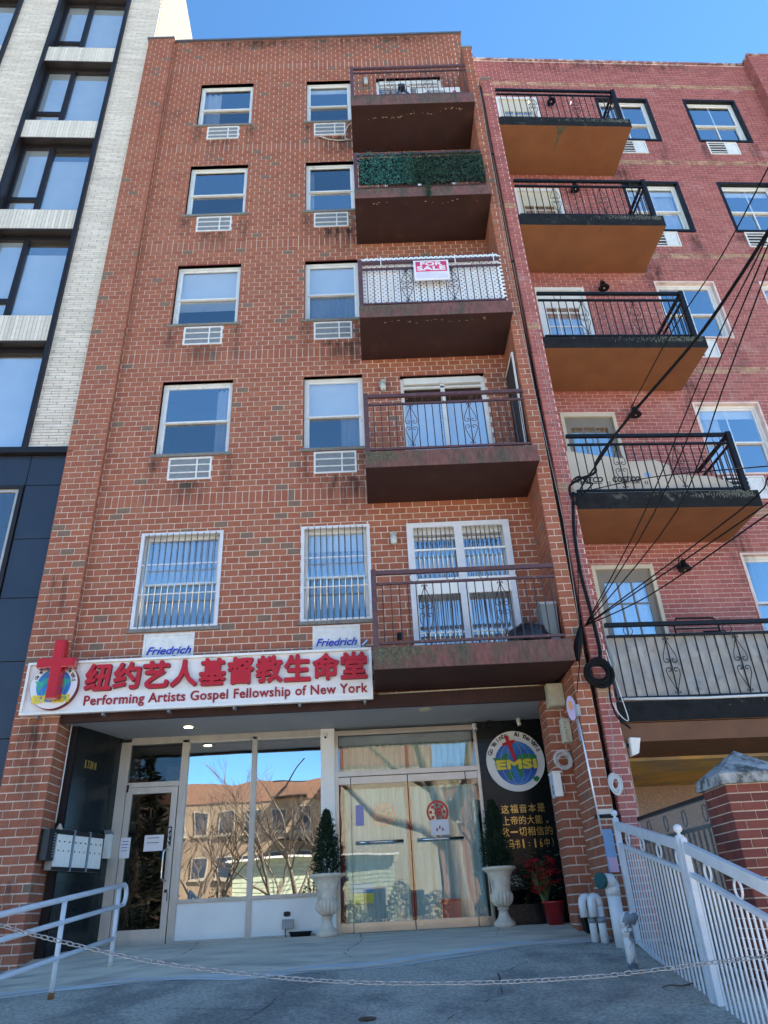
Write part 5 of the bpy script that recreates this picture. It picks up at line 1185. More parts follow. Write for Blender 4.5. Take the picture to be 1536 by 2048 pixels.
# white lattice panel on the fourth floor balcony
t = thing('lattice_panel', 'white plastic diamond lattice behind the railing of the fourth floor balcony', 'lattice', (1.2, -.95, 8.75)); x0, x1, z0, z1 = .035, 2.41, 8.80, 9.93; pit = .086; m = MB(); m2 = MB()
def strip(mm, x, sgn_, y):
    # diagonal strip clipped to the panel
    a = (x, z0); L_ = z1-z0; b = (x+sgn_*L_, z1); pts = [a, b]
    if b[0] > x1: f = (x1-a[0])/(b[0]-a[0]); b = (x1, z0+L_*f)
    if b[0] < x0: f = (x0-a[0])/(b[0]-a[0]); b = (x0, z0+L_*f)
    if a[0] < x0: f = (x0-a[0])/(b[0]-a[0]); a = (x0, a[1]+(b[1]-a[1])*f)
    if a[0] > x1: f = (x1-a[0])/(b[0]-a[0]); a = (x1, a[1]+(b[1]-a[1])*f)
    if b[1]-a[1] < .02: return
    w_ = .026; nx, nz = (-w_, 0), (w_, 0)
    mm.hexa([(a[0]-w_, y, a[1]), (a[0]+w_, y, a[1]), (a[0]+w_, y+.004, a[1]), (a[0]-w_, y+.004, a[1]), (b[0]-w_, y, b[1]), (b[0]+w_, y, b[1]), (b[0]+w_, y+.004, b[1]), (b[0]-w_, y+.004, b[1])])
k = x0-(z1-z0)
while k < x1: strip(m, k, 1, -.945); k += pit
k = x0
while k < x1+(z1-z0): strip(m2, k, -1, -.94); k += pit
m_lat = M('lattice_white', (.82,.83,.85), .5, var=.03)
m.build('diagonal_strips', m_lat, t, kind='stuff'); m2.build('diagonal_strips', m_lat, t, kind='stuff')
for x in (.35, 1.62, 2.28): m = MB(); m.box((x, -1.04, 9.63), (x+.012, -1.02, 9.86)); m.build('tie', m_lat, t)
# for sale sign
t = thing('for_sale_sign', 'white and magenta FOR SALE sign tied to the railing in front of the white lattice', 'sign', (1.2, -1.06, 9.2)); x0, x1, z0, z1 = .905, 1.50, 9.235, 9.70
m = MB(); m.box((x0, -1.062, z0), (x1, -1.052, z1)); m.build('board', m_paper, t)
m = MB(); m.box((x0+.035, -1.065, z0+.20), (x1-.035, -1.0625, z1-.03)); m.build('magenta_field', M('faded_magenta', (.62,.05,.17), .6, var=.25, scale=9), t)
text_obj('FOR', m_paper, (x0+.12, -1.0655, z1-.125), (1, 0, 0), (0, 0, 1), width=.36, height=.08, extrude=.003, bold=.04, name='lettering', parent=t)
text_obj('SALE', m_paper, (x0+.06, -1.0655, z1-.235), (1, 0, 0), (0, 0, 1), width=.47, height=.09, extrude=.003, bold=.05, name='lettering', parent=t)
m = MB(); m.box((x0+.035, -1.065, z0+.05), (x1-.035, -1.0625, z0+.19)); m.build('number_field', M('pale_lilac_print', (.62,.60,.70), .7), t)
# leaning screen, bag, bin
t = thing('leaning_screen', 'dark framed insect screen leaning against the fin wall on the third balcony from the top of the lower pair', 'screen', (2.42, -.4, 5.87)); t['label'] = 'tall white edged black screen door leaning on the brick fin wall'
m = MB(); m.hexa([(2.40, -.62, 5.88), (2.43, -.62, 5.88), (2.43, -.02, 5.88), (2.40, -.02, 5.88), (2.42, -.62, 7.95), (2.45, -.62, 7.95), (2.45, -.02, 7.95), (2.42, -.02, 7.95)]); m.build('mesh', m_text, t); m = MB(); m.bar((2.40, -.63, 5.88), (2.43, -.63, 7.97), .03); m.bar((2.43, -.63, 7.97), (2.43, -.01, 7.97), .03); m.build('frame', m_whitep, t)
t = thing('black_bag', 'full black rubbish bag on the lowest balcony behind its railing', 'bag', (2.0, -.55, 2.93)); m = MB(); m.lathe([(.14, 0), (.24, .06), (.27, .17), (.22, .30), (.11, .37), (.03, .40)], (2.02, -.55, 2.935), 20, mod=lambda i, a: .10*math.sin(5*a+i*1.7)+.05*math.sin(11*a-i)); m.build('bag', M('black_plastic', (.012,.012,.015), .3, bump=.01, bscale=14), t)
t = thing('clear_bin', 'tall translucent plastic bin beside the black bag on the lowest balcony', 'bin', (2.33, -.5, 2.93)); m = MB(); m.hexa([(2.24, -.62, 2.935), (2.42, -.62, 2.935), (2.42, -.35, 2.935), (2.24, -.35, 2.935), (2.22, -.64, 3.55), (2.44, -.64, 3.55), (2.44, -.33, 3.55), (2.22, -.33, 3.55)]); m.build('tub', M('milky_plastic', (.17,.19,.19), .35), t); m = MB(); m.box((2.21, -.65, 3.55), (2.445, -.32, 3.585)); m.build('lid', m_grey, t)
P = V(800, 1272, -.03); t = thing('outdoor_socket', 'small black weatherproof socket low on the brick wall of the lowest balcony', 'socket', P); m = MB(); m.box((P.x-.04, -.05, P.z-.05), (P.x+.04, -.004, P.z+.05)); m.build('cover', m_black, t, bev=.006)
P = V(735, 1283, -.12); t = thing('small_floodlight', 'small silver floodlight on a bracket above the right end of the church sign', 'floodlight', P); m = MB(); m.bar(P+Vector((-.07, 0, -.05)), P+Vector((.0, 0, .02)), .035, .02); m.build('lamp_head', m_chrome, t); m = MB(); m.bar(P+Vector((-.03, .02, -.02)), P+Vector((-.03, .11, -.06)), .014); m.build('bracket', m_zinc, t)
# ================================================================== things of the right neighbour
def barnlamp(px, py, label, o=RO-.16):
    u, z = RB.at(px, py, o); T = RB; t = thing('barn_wall_lamp', label, 'wall lamp', T(u, o, z), 'black barn lamps of the pink brick building')
    m = MB(T); m.lathe([(.10, -.07), (.103, -.06), (.07, .0), (.045, .03), (.04, .09), (.02, .10)], (u, o, z), 18); m.build('lamp_shade', m_black, t)
    m = MB(T); m.tube([(u, o, z+.09), (u, o, z+.15), (u, o+.05, z+.19), (u, o+.12, z+.15), (u, RO-.01, z+.05)], .008, 6); m.build('gooseneck', m_black, t)
    m = MB(T); m.lathe([(.045, -.02), (.045, 0)], (u, RO-.005, z+.05), 14, axis='y'); m.build('wall_plate', m_black, t)
    m = MB(T); m.lathe([(.005, -.075), (.03, -.06), (.025, .0)], (u, o, z), 10); m.build('bulb', m_paper, t)
for i, p in enumerate(((1102, 200), (1150, 374), (1207, 571), (1270, 824), (1368, 1132))):
    barnlamp(*p, ['black barn lamp on the topmost balcony of the pink building', 'black barn lamp on the second balcony from the top of the pink building', 'black barn lamp above the middle balcony railing of the pink building', 'black barn lamp behind the cables above the cardboard boxes', 'black barn lamp above the tarpaulin covered balcony'][i])
# cardboard on the second balcony from below
t = thing('flattened_boxes', 'flattened pale COSTCO printed cardboard boxes lining the balcony railing behind the cables', 'cardboard', RB(1.2, .15, 5.21))
m = MB(RB); m.prism([(.40, 5.22), (1.30, 5.22), (1.30, 5.86), (.85, 5.93), (.40, 6.02)], .12, .13); b1 = m.build('cardboard_sheet', m_kraft, t)
m = MB(RB); m.prism([(1.28, 5.22), (1.95, 5.22), (1.95, 5.75), (1.75, 5.84), (1.28, 5.82)], .14, .15); m.build('cardboard_sheet', m_kraft, t)
m = MB(RB); m.prism([(1.9, 5.22), (2.85, 5.22), (2.85, 5.42), (2.6, 5.55), (1.9, 5.60)], .16, .17); m.build('cardboard_sheet', m_kraft, t)
for u in (.45, 1.02):
    text_obj('COSTCO', m_text, RB(u+.0, .118, 5.45 if u < 1 else 5.45), RB.u, (0, 0, 1), width=.42, height=.09, extrude=.001, bold=.06, shear=.25, name='lettering', parent=t)
    m = MB(RB); m.box((u+.06, .117, 5.425), (u+.40, .1185, 5.435)); m.build('underline', m_text, t)
for u in (.93, 1.5): m = MB(RB); m.box((u, .117, 5.40), (u+.012, .119, 5.46)); m.box((u+.03, .117, 5.40), (u+.042, .119, 5.46)); m.build('arrow_print', m_text, t)
m = MB(RB); m.prism([(1.58+.06*math.cos(a*math.pi/3), 5.58+.05*math.sin(a*math.pi/3)) for a in range(6)], .138, .1395); m.build('blue_print', M('pale_blue_print', (.25,.40,.62), .7), t)
# tarp behind the railing of the lowest balcony
t = thing('grey_tarpaulin', 'creased grey tarpaulin tied behind the railing of the lowest balcony of the pink building', 'tarpaulin', RB(2, .1, 2.2)); m = MB(RB); nu, nz = 60, 14; ids = []
rr = random.Random(3)
for j in range(nz+1):
    ids.append([m.pt((.44+3.3*i/nu, .085+.016*math.sin(i*.9+j*.5)+.014*math.sin(i*.35-j*.9)+.008*math.sin(i*2.3+j*1.9)+rr.uniform(-.007, .007), 2.16+.90*j/nz+.012*math.sin(i*.8))) for i in range(nu+1)])
for j in range(nz):
    for i in range(nu): m.face((ids[j][i], ids[j][i+1], ids[j+1][i+1], ids[j+1][i]), True)
m.build('tarpaulin_cloth', m_tarp, t, fix=False)
m = MB(RB); m.tube([(.46, .03, 2.22), (1.5, .02, 2.20), (3.2, .0, 2.21)], .018, 6); m.build('white_hem', m_wcable, t)
t = thing('patio_chair', 'black tubular metal patio chair on the lowest balcony of the pink building', 'chair', RB(1.9, .6, 2.2)); u0, u1, o0 = 1.62, 2.22, .55
m = MB(RB); m.tube([(u0, o0, 2.2), (u0-.02, o0, 3.35), (u0+.03, o0, 3.45), (u1-.03, o0, 3.45), (u1+.02, o0, 3.35), (u1, o0, 2.2)], .014, 8); m.tube([(u0, o0, 3.30), (u1, o0, 3.30)], .011, 6); m.build('frame', m_black, t)
m = MB(RB); m.box((u0+.02, o0-.01, 2.75), (u1-.02, o0+.01, 3.24)); m.build('backrest', m_fin, t); m = MB(RB); m.box((u0+.02, o0, 2.62), (u1-.02, o0+.42, 2.66)); m.build('seat', m_fin, t)
m = MB(RB); m.tube([(u0+.4, o0+.03, 3.26), (u1+.12, o0+.05, 3.27), (u1+.16, o0+.05, 3.0), (u1+.16, o0+.05, 2.2)], .012, 6); m.build('armrest', m_black, t)
# ================================================================== electrical bits on the pier between the buildings
def boxthing(name, label, cat, a, b, mat, lid=True, extra=None, bev=.006):
    t = thing(name, label, cat, ((a[0]+b[0])/2, (a[1]+b[1])/2, min(a[2], b[2]))); m = MB(); m.box(a, b); m.build('body', mat, t, bev=bev)
    if lid: x0, x1 = min(a[0], b[0]), max(a[0], b[0]); y = min(a[1], b[1]); z0, z1 = min(a[2], b[2]), max(a[2], b[2]); m = MB(); m.box((x0+.012, y-.008, z0+.012), (x1-.006, y, z1-.006)); m.build('lid', mat, t, bev=.003)
    return t
boxthing('junction_box', 'large beige junction box at the top of the brick pier under the balcony slab', 'electrical box', (2.24, -.2, 2.30), (2.455, -.012, 2.60), m_beige)
bb = boxthing('junction_box', 'beige scribbled box with wires hanging from it on the brick fin wall', 'electrical box', (2.34, -.26, 1.82), (2.455, -.13, 2.12), m_beige)
m = MB()
for i in range(7): zz_ = 2.08-i*.035; m.tube([(2.37+.01*(i % 2), -.269, zz_), (2.39, -.2695, zz_-.02), (2.41-.008*(i % 3), -.269, zz_-.012)], .003, 4)
m.build('scribble', m_text, bb)
P = VX(1155, 1421, 2.43); boxthing('grey_conduit_box', 'small grey box at the top of the shiny conduit', 'electrical box', (P.x-.03, P.y-.04, P.z-.07), (2.458, P.y+.04, P.z+.07), m_grey)
P = VX(1142, 1416, 2.36); t = thing('oval_sign', 'lilac oval sticker disc with an orange centre hung beside the beige junction box', 'sign', P)
FS = Frame(2.44, -.42, 70)
m = MB(); n_ = 24
def oval(rx, rz, off): return [Vector((P.x-off, P.y-.0, P.z))+Vector((math.cos(rad(35)), -math.sin(rad(35)), 0))*(rx*math.cos(2*math.pi*i/n_))+Vector((0, 0, rz*math.sin(2*math.pi*i/n_))) for i in range(n_)]
A = [m.pt(q) for q in oval(.055, .15, .0)]; Bq = [m.pt(q+Vector((.012, .012, 0))) for q in oval(.055, .15, 0)]; m.face(A); m.face(Bq[::-1])
for i in range(n_): m.face((A[i], Bq[i], Bq[(i+1)%n_], A[(i+1)%n_]))
m.build('disc', M('lilac_disc', (.48,.38,.58), .5), t)
m = MB(); m.poly([q+Vector((-.004, -.006, .03)) for q in oval(.026, .06, 0)]); m.build('orange_spot', M('orange_print', (.65,.28,.06), .5), t)
t = thing('steel_conduit', 'thin shiny conduit running diagonally down the fin wall to the blue channel', 'conduit', V(1180, 1560, -.6)); m = MB(); m.tube([VX(1154, 1430, 2.435), VX(1172, 1512, 2.435), VX(1204, 1668, 2.44)], .011, 8); m.build('pipe', M('bright_conduit', (.75,.75,.76), .3, metal=.4), t)
for px, py in ((1161, 1462), (1186, 1585)): P = VX(px, py, 2.435); m = MB(); m.bar(P+Vector((-.01, 0, 0)), Vector((2.46, P.y, P.z)), .02); m.build('clip', m_zinc, t)
def fin_sticker(px, py, h, w_, label, mat):
    d = ray(px, py); tt = (2.455-CAM.x)/d.x; P = CAM+d*tt; t = thing('utility_sticker', label, 'sticker', P, 'stickers on the fin wall'); m = MB(); m.box((2.4555, P.y-w_/2, P.z-h/2), (2.4585-.001, P.y+w_/2, P.z+h/2)); m.build('sticker', mat, t)
    for i in range(4): m = MB(); m.box((2.4545, P.y-w_*.3, P.z-h*.35+i*h*.2), (2.4552, P.y+w_*.3, P.z-h*.3+i*h*.2)); m.build('print_line', M('pink_print', (.55,.15,.22), .6) if 'pink_print' not in bpy.data.materials else bpy.data.materials['pink_print'], t)
m_lil = M('lilac_sticker', (.48,.50,.66), .6)
fin_sticker(1157, 1460, .26, .06, 'upper lilac sticker on the brick fin wall next to the scribbled box', m_lil); fin_sticker(1182, 1562, .30, .08, 'lower lilac sticker on the brick fin wall behind the shiny conduit', m_lil)
t = thing('blue_channel', 'pale blue metal channel with a pink label on the fin wall above the green cap', 'cable guard', (2.52, -.7, .3)); x0, _ = W(1205, 1668, -.80); x0 = 2.47
m = MB(); m.box((2.478, -.80, .30), (2.585, -.762, .74)); m.build('channel', M('pale_blue_steel', (.22,.38,.62), .5), t); m = MB(); m.box((2.482, -.8035, .30), (2.582, -.801, .45)); m.build('label', M('pink_label', (.60,.42,.58), .7), t)
# white letter box with red Chinese writing
t = thing('wall_letter_box', 'white wall letter box with Chinese writing on its blue side fixed to the brick pier', 'mailbox', (2.2, .1, 1.2)); x0, z1 = W(1105, 1546, -.10); x1, z0 = W(1128, 1592, -.10)
m = MB(); m.box((x0, -.10, z0), (x1, .12, z1)); m.build('body', m_whitep, t, bev=.004); m = MB(); m.box((x0-.01, -.12, z1), (x1+.01, .13, z1+.02)); m.build('lid', m_whitep, t)
m = MB(); m.box((x0-.003, -.095, z0+.01), (x0, .115, z1-.01)); m.build('side_panel', M('pale_blue_side', (.50,.58,.68), .5), t)
for i, ch in enumerate('信箱'): text_obj(ch, m_text, (x0-.004, .03+.0, z0+.10-.06*i), (0, -1, 0), (0, 0, 1), width=.055, height=.05, extrude=.001, bold=.02, name='character', parent=t)
def coil(name, label, P, r, n, mat, rt, tilt=(0, 0), wob=.05, seed=1, ell=1):
    t = thing(name, label, 'cable coil', P); rr = random.Random(seed)
    for k in range(n):
        dr, oz, ox, oy = rr.uniform(-.28, .14)*r, rr.uniform(-.2, .14)*r, rr.uniform(-.16, .16)*r, rr.uniform(-.05, .0); ph = rr.random()*6
        m = MB(); m.tube([(P.x+ox+(r+dr)*ell*math.cos(a*math.pi/14), P.y+oy+wob*r*math.sin(2*a*math.pi/14+ph), P.z+oz+(r+dr)*math.sin(a*math.pi/14)*(1+.05*math.sin(ph))) for a in range(28)], rt, 5, closed=True); m.build('loop', mat, t)
    return t
coil('cable_coil', 'coil of thin white cable hanging on the brick pier below the scribbled box', Vector((2.33, -.07, V(1137, 1521, -.07).z)), .10, 12, m_wcable, .0055, seed=2)
coil('cable_coil', 'small oval coil of white cable on the fin wall end above the gate post', V(1229, 1568, -.82), .10, 7, m_wcable, .009, seed=3, ell=.62)
t = thing('wall_floodlight', 'white wedge shaped floodlight on the right side of the pink brick pier', 'floodlight', V(1275, 1485, -.8)); u, z = RB.at(1272, 1488, -.05)
m = MB(RB); m.hexa([(u-.06, -.02, z-.13), (u+.03, -.02, z-.10), (u+.03, .12, z-.10), (u-.06, .12, z-.13), (u-.06, -.06, z+.08), (u+.07, -.06, z+.07), (u+.07, .12, z+.07), (u-.06, .12, z+.08)]); m.build('housing', m_whitep, t, bev=.006); m = MB(RB); m.box((u-.12, .02, z-.02), (u-.06, .06, z+.02)); m.build('bracket', m_black, t)
# ------------------------------------------------------------------ drain pipe in the gap and cables
t = thing('black_downpipe', 'black downpipe running the full height of the gap between the two brick buildings', 'drain pipe', (2.70, -.70, -.3))
m = MB(); m.tube([(2.698, -.66, -.3), (2.698, -.66, 15.35)], .026, 16); m.build('pipe', m_cable, t)
m = MB(); m.box((2.664, -.5, -.3), (2.74, -.45, 15.4)); m.build('gap_filler', m_joint, t)
for z in (1.5, 4.2, 7.1, 10, 13): m = MB(); m.box((2.665, -.70, z), (2.735, -.66, z+.03)); m.build('clamp', m_black, t)
def cable(name, label, pts, r, mat, group=None, cat='cable', n=6):
    t = MB(); t.tube(pts, r, n); o = t.build(name, mat); tag(o, label, cat, group); return o
def smooth(P, k=6):
    P = [Vector(p) for p in P]; out = []
    for i in range(len(P)-1):
        a, b, c, d = P[max(i-1, 0)], P[i], P[i+1], P[min(i+2, len(P)-1)]
        for j in range(k):
            s = j/k; out.append(.5*((2*b)+(-a+c)*s+(2*a-5*b+4*c-d)*s*s+(-a+3*b-3*c+d)*s**3))
    return out+[P[-1]]
cable('white_wire', 'thin white wire running straight down beside the black downpipe', [V(957, 165, -.79), V(1029, 600, -.79), V(1127, 1040, -.79), V(1165, 1290, -.79)], .004, m_grey)
cable('white_wire', 'thin white wire hanging from the coil of black cable to the oval white coil', smooth([V(1068, 640, -.8), V(1110, 850, -.8), V(1150, 1060, -.8), V(1200, 1280, -.8), V(1222, 1440, -.8), V(1228, 1560, -.8)]), .004, m_grey)
GC = 'overhead cables crossing the pink building'
cable('service_cable', 'thick twisted black cable bundle sweeping from the brick pier up to the right', smooth([V(1150, 1010, -.85), V(1139, 975, -.9), V(1160, 958, -1.0), V(1190, 945, -1.0), V(1195, 920, -1.1), V(1257, 836, -1.5), V(1391, 680, -2.9), V(1475, 560, -3.9), V(1560, 425, -5.2)]), .020, m_cable, GC)
cable('service_cable', 'second strand twisted round the thick black cable bundle', smooth([V(1152, 1000, -.86), V(1168, 965, -.95), V(1196, 925, -1.12), V(1259, 830, -1.52), V(1300, 787, -1.95), V(1392, 677, -2.88), V(1477, 556, -3.9), V(1562, 421, -5.2)]), .013, m_cable, GC)
cable('service_cable', 'looping loose end of the black cable bundle at the blue clamp on the pier', smooth([V(1139, 990, -.84), V(1143, 965, -.95), V(1158, 953, -1.0), V(1175, 965, -1.0), V(1185, 968, -.95), V(1165, 990, -.85), V(1152, 1010, -.84)]), .012, m_cable, GC)
hub_ = (1170, 1252)
for i, (pts, lab) in enumerate([([(1289, 1024, -1.9), (1424, 700, -3.6), (1506, 532, -4.8), (1545, 452, -5.4)], 'first thin overhead wire from the left fanning up from the splice'),
                 ([(1309, 1024, -2.0), (1430, 742, -3.7), (1527, 512, -5.2), (1545, 470, -5.4)], 'second thin overhead wire from the left fanning up from the splice'),
                 ([(1352, 1024, -2.2), (1445, 780, -3.8), (1536, 535, -5.2), (1548, 505, -5.4)], 'third thin overhead wire fanning up from the splice'),
                 ([(1476, 1024, -3.6), (1536, 955, -4.4), (1560, 925, -4.8)], 'fourth thin overhead wire fanning out below the third balcony soffit'),
                 ([(1511, 1024, -4.0), (1560, 970, -4.8)], 'fifth thin overhead wire fanning out to the right'),
                 ([(1300, 1190, -2.0), (1536, 1028, -4.4), (1560, 1010, -4.7)], 'lowest thin overhead wire fanning out to the right')]):
    cable('overhead_wire', lab, smooth([V(*hub_, -.85)]+[V(*p) for p in pts], 5), .0075, m_cable, GC)
cable('overhead_wire', 'thin wire running from the thick bundle straight up across the upper balconies', smooth([V(1262, 815, -1.6), V(1343, 665, -2.6), V(1443, 512, -4.0), V(1545, 318, -5.6)], 5), .0075, m_cable, GC)
cable('overhead_wire', 'nearly level thin wire crossing the cardboard boxes to the right', smooth([V(1160, 985, -.86), V(1300, 955, -2.0), V(1536, 932, -4.5), V(1560, 930, -4.8)], 5), .0065, m_cable, GC)
cable('riser_cable', 'thick black riser cable down the pink brick pier from the clamp to the coil', smooth([V(1146, 985, -.82), V(1148, 1060, -.8), V(1160, 1140, -.8), V(1178, 1210, -.8), V(1198, 1290, -.8), V(1200, 1320, -.82)]), .024, m_cable)
cable('riser_cable', 'black cable dropping from the coil and curling under the lowest black slab', smooth([V(1218, 1350, -.82), V(1220, 1390, -.82), V(1228, 1420, -.82), V(1240, 1440, -.83), V(1262, 1457, -.84)]), .012, m_cable)
cable('white_wire', 'white wire looping beside the lowest black slab of the pink building', smooth([V(1212, 1300, -.83), V(1228, 1350, -.83), V(1243, 1395, -.83), V(1257, 1440, -.83), V(1240, 1430, -.83), V(1225, 1405, -.83)]), .006, m_wcable)
cable('black_wire', 'thin black wire hanging down the fin wall front to the grey conduit box', smooth([V(1152, 1030, -.79), V(1157, 1180, -.79), V(1160, 1300, -.82), V(1155, 1370, -.8), V(1152, 1412, -.6)]), .006, m_cable)
cable('black_wire', 'loose black wires running from the splice back under the balcony slab', smooth([V(1150, 1310, -.82), V(1140, 1330, -.7), V(1125, 1352, -.4), V(1108, 1370, -.1)]), .010, m_cable)
cable('canopy_wire', 'pale wire pipe along the dark fascia under the lowest balcony', [V(757, 1388, -.075), V(950, 1377, -.075), V(1080, 1370, -.075)], .008, m_beige)
t = thing('cable_splice', 'black bundled cable splice hanging where the overhead wires meet', 'cable splice', V(1157, 1290, -.86)); P = V(1158, 1288, -.86)
for i in range(7): a = i*.9; m = MB(); o = Vector((.025*math.cos(a), .02*math.sin(a), 0)); m.tube(smooth([P+o*.3+Vector((.06, 0, .24)), P+o+Vector((.02, 0, .10)), P+o*1.3+Vector((-.02, 0, -.04)), P+o*.5+Vector((-.05, 0, -.22))], 4), [.010+.014*math.sin(math.pi*min(1, j/12)) for j in range(13)], 7); m.build('sleeve', m_cable, t)
coil('cable_coil', 'big coil of black cable hanging across the gap between the brick piers', V(1196, 1346, -.86), .155, 20, m_cable, .011, seed=8)
# ================================================================== pipes at the gate
def gz(x, y): return ground(x, y)+hn(x, y)*min(1, max(0, .3-y))
t = thing('vent_pipe', 'thick white plastic pipe with a dark green cap next to the brick fin wall', 'pipe', (2.47, -.85, -.35)); bx, by = 2.43, -.95; b0 = gz(bx, by)-.02
zt_ = V(1218, 1762, by).z
m = MB(); m.tube([(bx, by, b0), (bx, by, zt_-.06)], .070, 20); m.build('riser', m_pvc, t)
m = MB(); m.tube([(bx, by, zt_-.14), (bx, by, zt_-.02)], .077, 20); m.tube([(bx, by, zt_-.05), (bx-.02, by-.02, zt_), (bx-.11, by-.05, zt_+.005)], [.074, .078, .074], 20); m.build('elbow', m_pvc, t)
m = MB(); m.tube([(bx-.105, by-.05, zt_+.005), (bx-.145, by-.07, zt_+.005)], [.082, .08], 20); m.build('cap', m_greencap, t)
for i, (x, y, lab) in enumerate(((2.24, -.62, 'slim white hooked vent pipe nearest the wall left of the thick pipe'), (2.32, -.70, 'slim white hooked vent pipe tight against the thick white pipe'))):
    t = thing('hooked_vent_pipe', lab, 'pipe', (x, y, -.35), 'hooked vent pipes'); b0 = gz(x, y)-.02; zt2 = V(1192, 1800, y).z
    m = MB(); m.tube([(x, y, b0), (x, y, zt2-.04)], .042, 14); m.build('riser', m_pvc, t)
    m = MB(); m.tube([(x, y, zt2-.06)]+[(x-.045+.045*math.cos(a), y-.02*(1-math.cos(a)), zt2-.02+.05*math.sin(a)) for a in (0, .5, 1, 1.57, 2.1, 2.6, 3.14)]+[(x-.09, y-.04, zt2-.16)], .044, 14); m.build('hook', m_pvc, t)
    m = MB(); m.tube([(x, y, zt2-.22), (x, y, zt2-.16)], .048, 14); m.build('coupling', m_zinc, t)
t = thing('painted_vent_pipe', 'short elbow topped pipe with peeling white and blue grey paint before the gate', 'pipe', (2.2, -2.0, -.55)); x, y = V(1268, 1943, -2.05).x, -2.05; b0 = gz(x, y)-.02; zt3 = V(1266, 1850, y).z
m = MB(); m.tube([(x, y, b0), (x, y, zt3)], .044, 18); m.build('riser', m_patchy, t)
m = MB(); m.tube([(x, y, zt3-.09), (x, y, zt3)], .05, 18); m.build('coupling', m_patchy, t)
m = MB(); m.tube([(x, y, zt3-.02), (x, y, zt3+.03), (x+.02, y-.01, zt3+.06), (x+.06, y-.02, zt3+.065), (x+.10, y-.03, zt3+.04)], [.05, .054, .056, .056, .054], 18); m.build('elbow', m_patchy, t)
m = MB(); m.tube([(x+.098, y-.029, zt3+.041), (x+.104, y-.031, zt3+.037)], .044, 14); m.build('opening', m_text, t)
t = thing('concrete_block', 'mossy concrete block at the foot of the white pipes', 'block', (2.5, -1.15, -.5)); m = MB(); m.hexa([(2.32, -1.32, -.55), (2.62, -1.32, -.55), (2.62, -1.0, -.5), (2.3, -.95, -.5), (2.36, -1.25, b0-.02+.10), (2.62, -1.25, b0-.02+.10), (2.62, -1.0, b0+.10), (2.34, -.97, b0+.10)]); m.build('block', M('mossy_concrete', (.20,.20,.17), .95, var=.3, scale=9, bump=.006, bscale=50, col2=(.05,.07,.03), c2lo=.45, c2hi=.6, c2scale=8), t, bev=.02)
t = thing('black_drain_hopper', 'black plastic drain hopper on the ground against the brick pier', 'drain', (2.36, -.1, -.3)); m = MB(); m.hexa([(2.27, -.20, gz(2.3, -.2)), (2.44, -.20, gz(2.3, -.2)), (2.44, -.02, -.27), (2.27, -.02, -.27), (2.24, -.23, -.12), (2.45, -.23, -.12), (2.45, -.02, -.12), (2.24, -.02, -.12)]); m.build('hopper', m_black, t)
m = MB(); m.box((2.235, -.24, -.12), (2.455, -.015, -.10)); m.build('rim', m_black, t)
# ------------------------------------------------------------------ white gate
gt = thing('white_iron_gate', 'white painted iron gate with slim pickets, rings and ball finials along the right edge', 'gate', (2.5, -3, -.8), None)
def gx(y): return 2.6+.071*(y+.95)
def gtop(y): return .80+(.164*(y+.95)) if y > -3.2 else .80-.369+.225*(y+3.2)
def gbot(y): return -.36+(.178*(y+.95))
def gpost(y, fz=True, w_=.06):
    x = gx(y); m = MB(); m.box((x-w_/2, y-w_/2, ground(x, y)-.05 if y < -2 else gbot(y)-.02), (x+w_/2, y+w_/2, gtop(y)+.02)); p = m.build('post', m_rail, gt, bev=.004)
    if fz: m = MB(); m.lathe([(.036, 0), (.036, .012), (.014, .022), (.014, .035), (.03, .045), (.037, .065), (.03, .088), (.01, .1)], (x, y, gtop(y)+.02), 16); m.build('ball_finial', m_rail, p)
gpost(-.95); gpost(-3.2, w_=.075); gpost(-3.28, False, .05); gpost(-5.35)
for ya, yb_ in ((-.98, -3.16), (-3.32, -5.3)):
    m = MB(); A = (gx(ya), ya, gtop(ya)-.04); Bq = (gx(yb_), yb_, gtop(yb_)-.04); m.bar(A, Bq, .04, .085); m.build('top_rail', m_rail, gt, bev=.003)
    m = MB(); m.bar((gx(ya), ya, gtop(ya)-.235), (gx(yb_), yb_, gtop(yb_)-.235), .035, .035); m.build('middle_rail', m_rail, gt)
    m = MB(); m.bar((gx(ya), ya, gbot(ya)), (gx(yb_), yb_, gbot(yb_)), .035, .03); m.build('bottom_rail', m_rail, gt)
    n_ = 19
    for i in range(1, n_+1):
        y = ya+(yb_-ya)*i/(n_+1); m = MB(); x = gx(y); m.box((x-.0065, y-.0065, gbot(y)+.012), (x+.0065, y+.0065, gtop(y)-.25)); m.build('picket', m_rail, gt)
    for i in range(4 if ya > -2 else 3):
        y = ya+(yb_-ya)*(i+.7)/(3.9 if ya > -2 else 3.6); z = gtop(y)-.15; m = MB(); m.tube([(gx(y), y+.055*math.cos(a*math.pi/10), z+.06*math.sin(a*math.pi/10)) for a in range(20)], .009, 6, closed=True); m.build('ring', m_rail, gt)
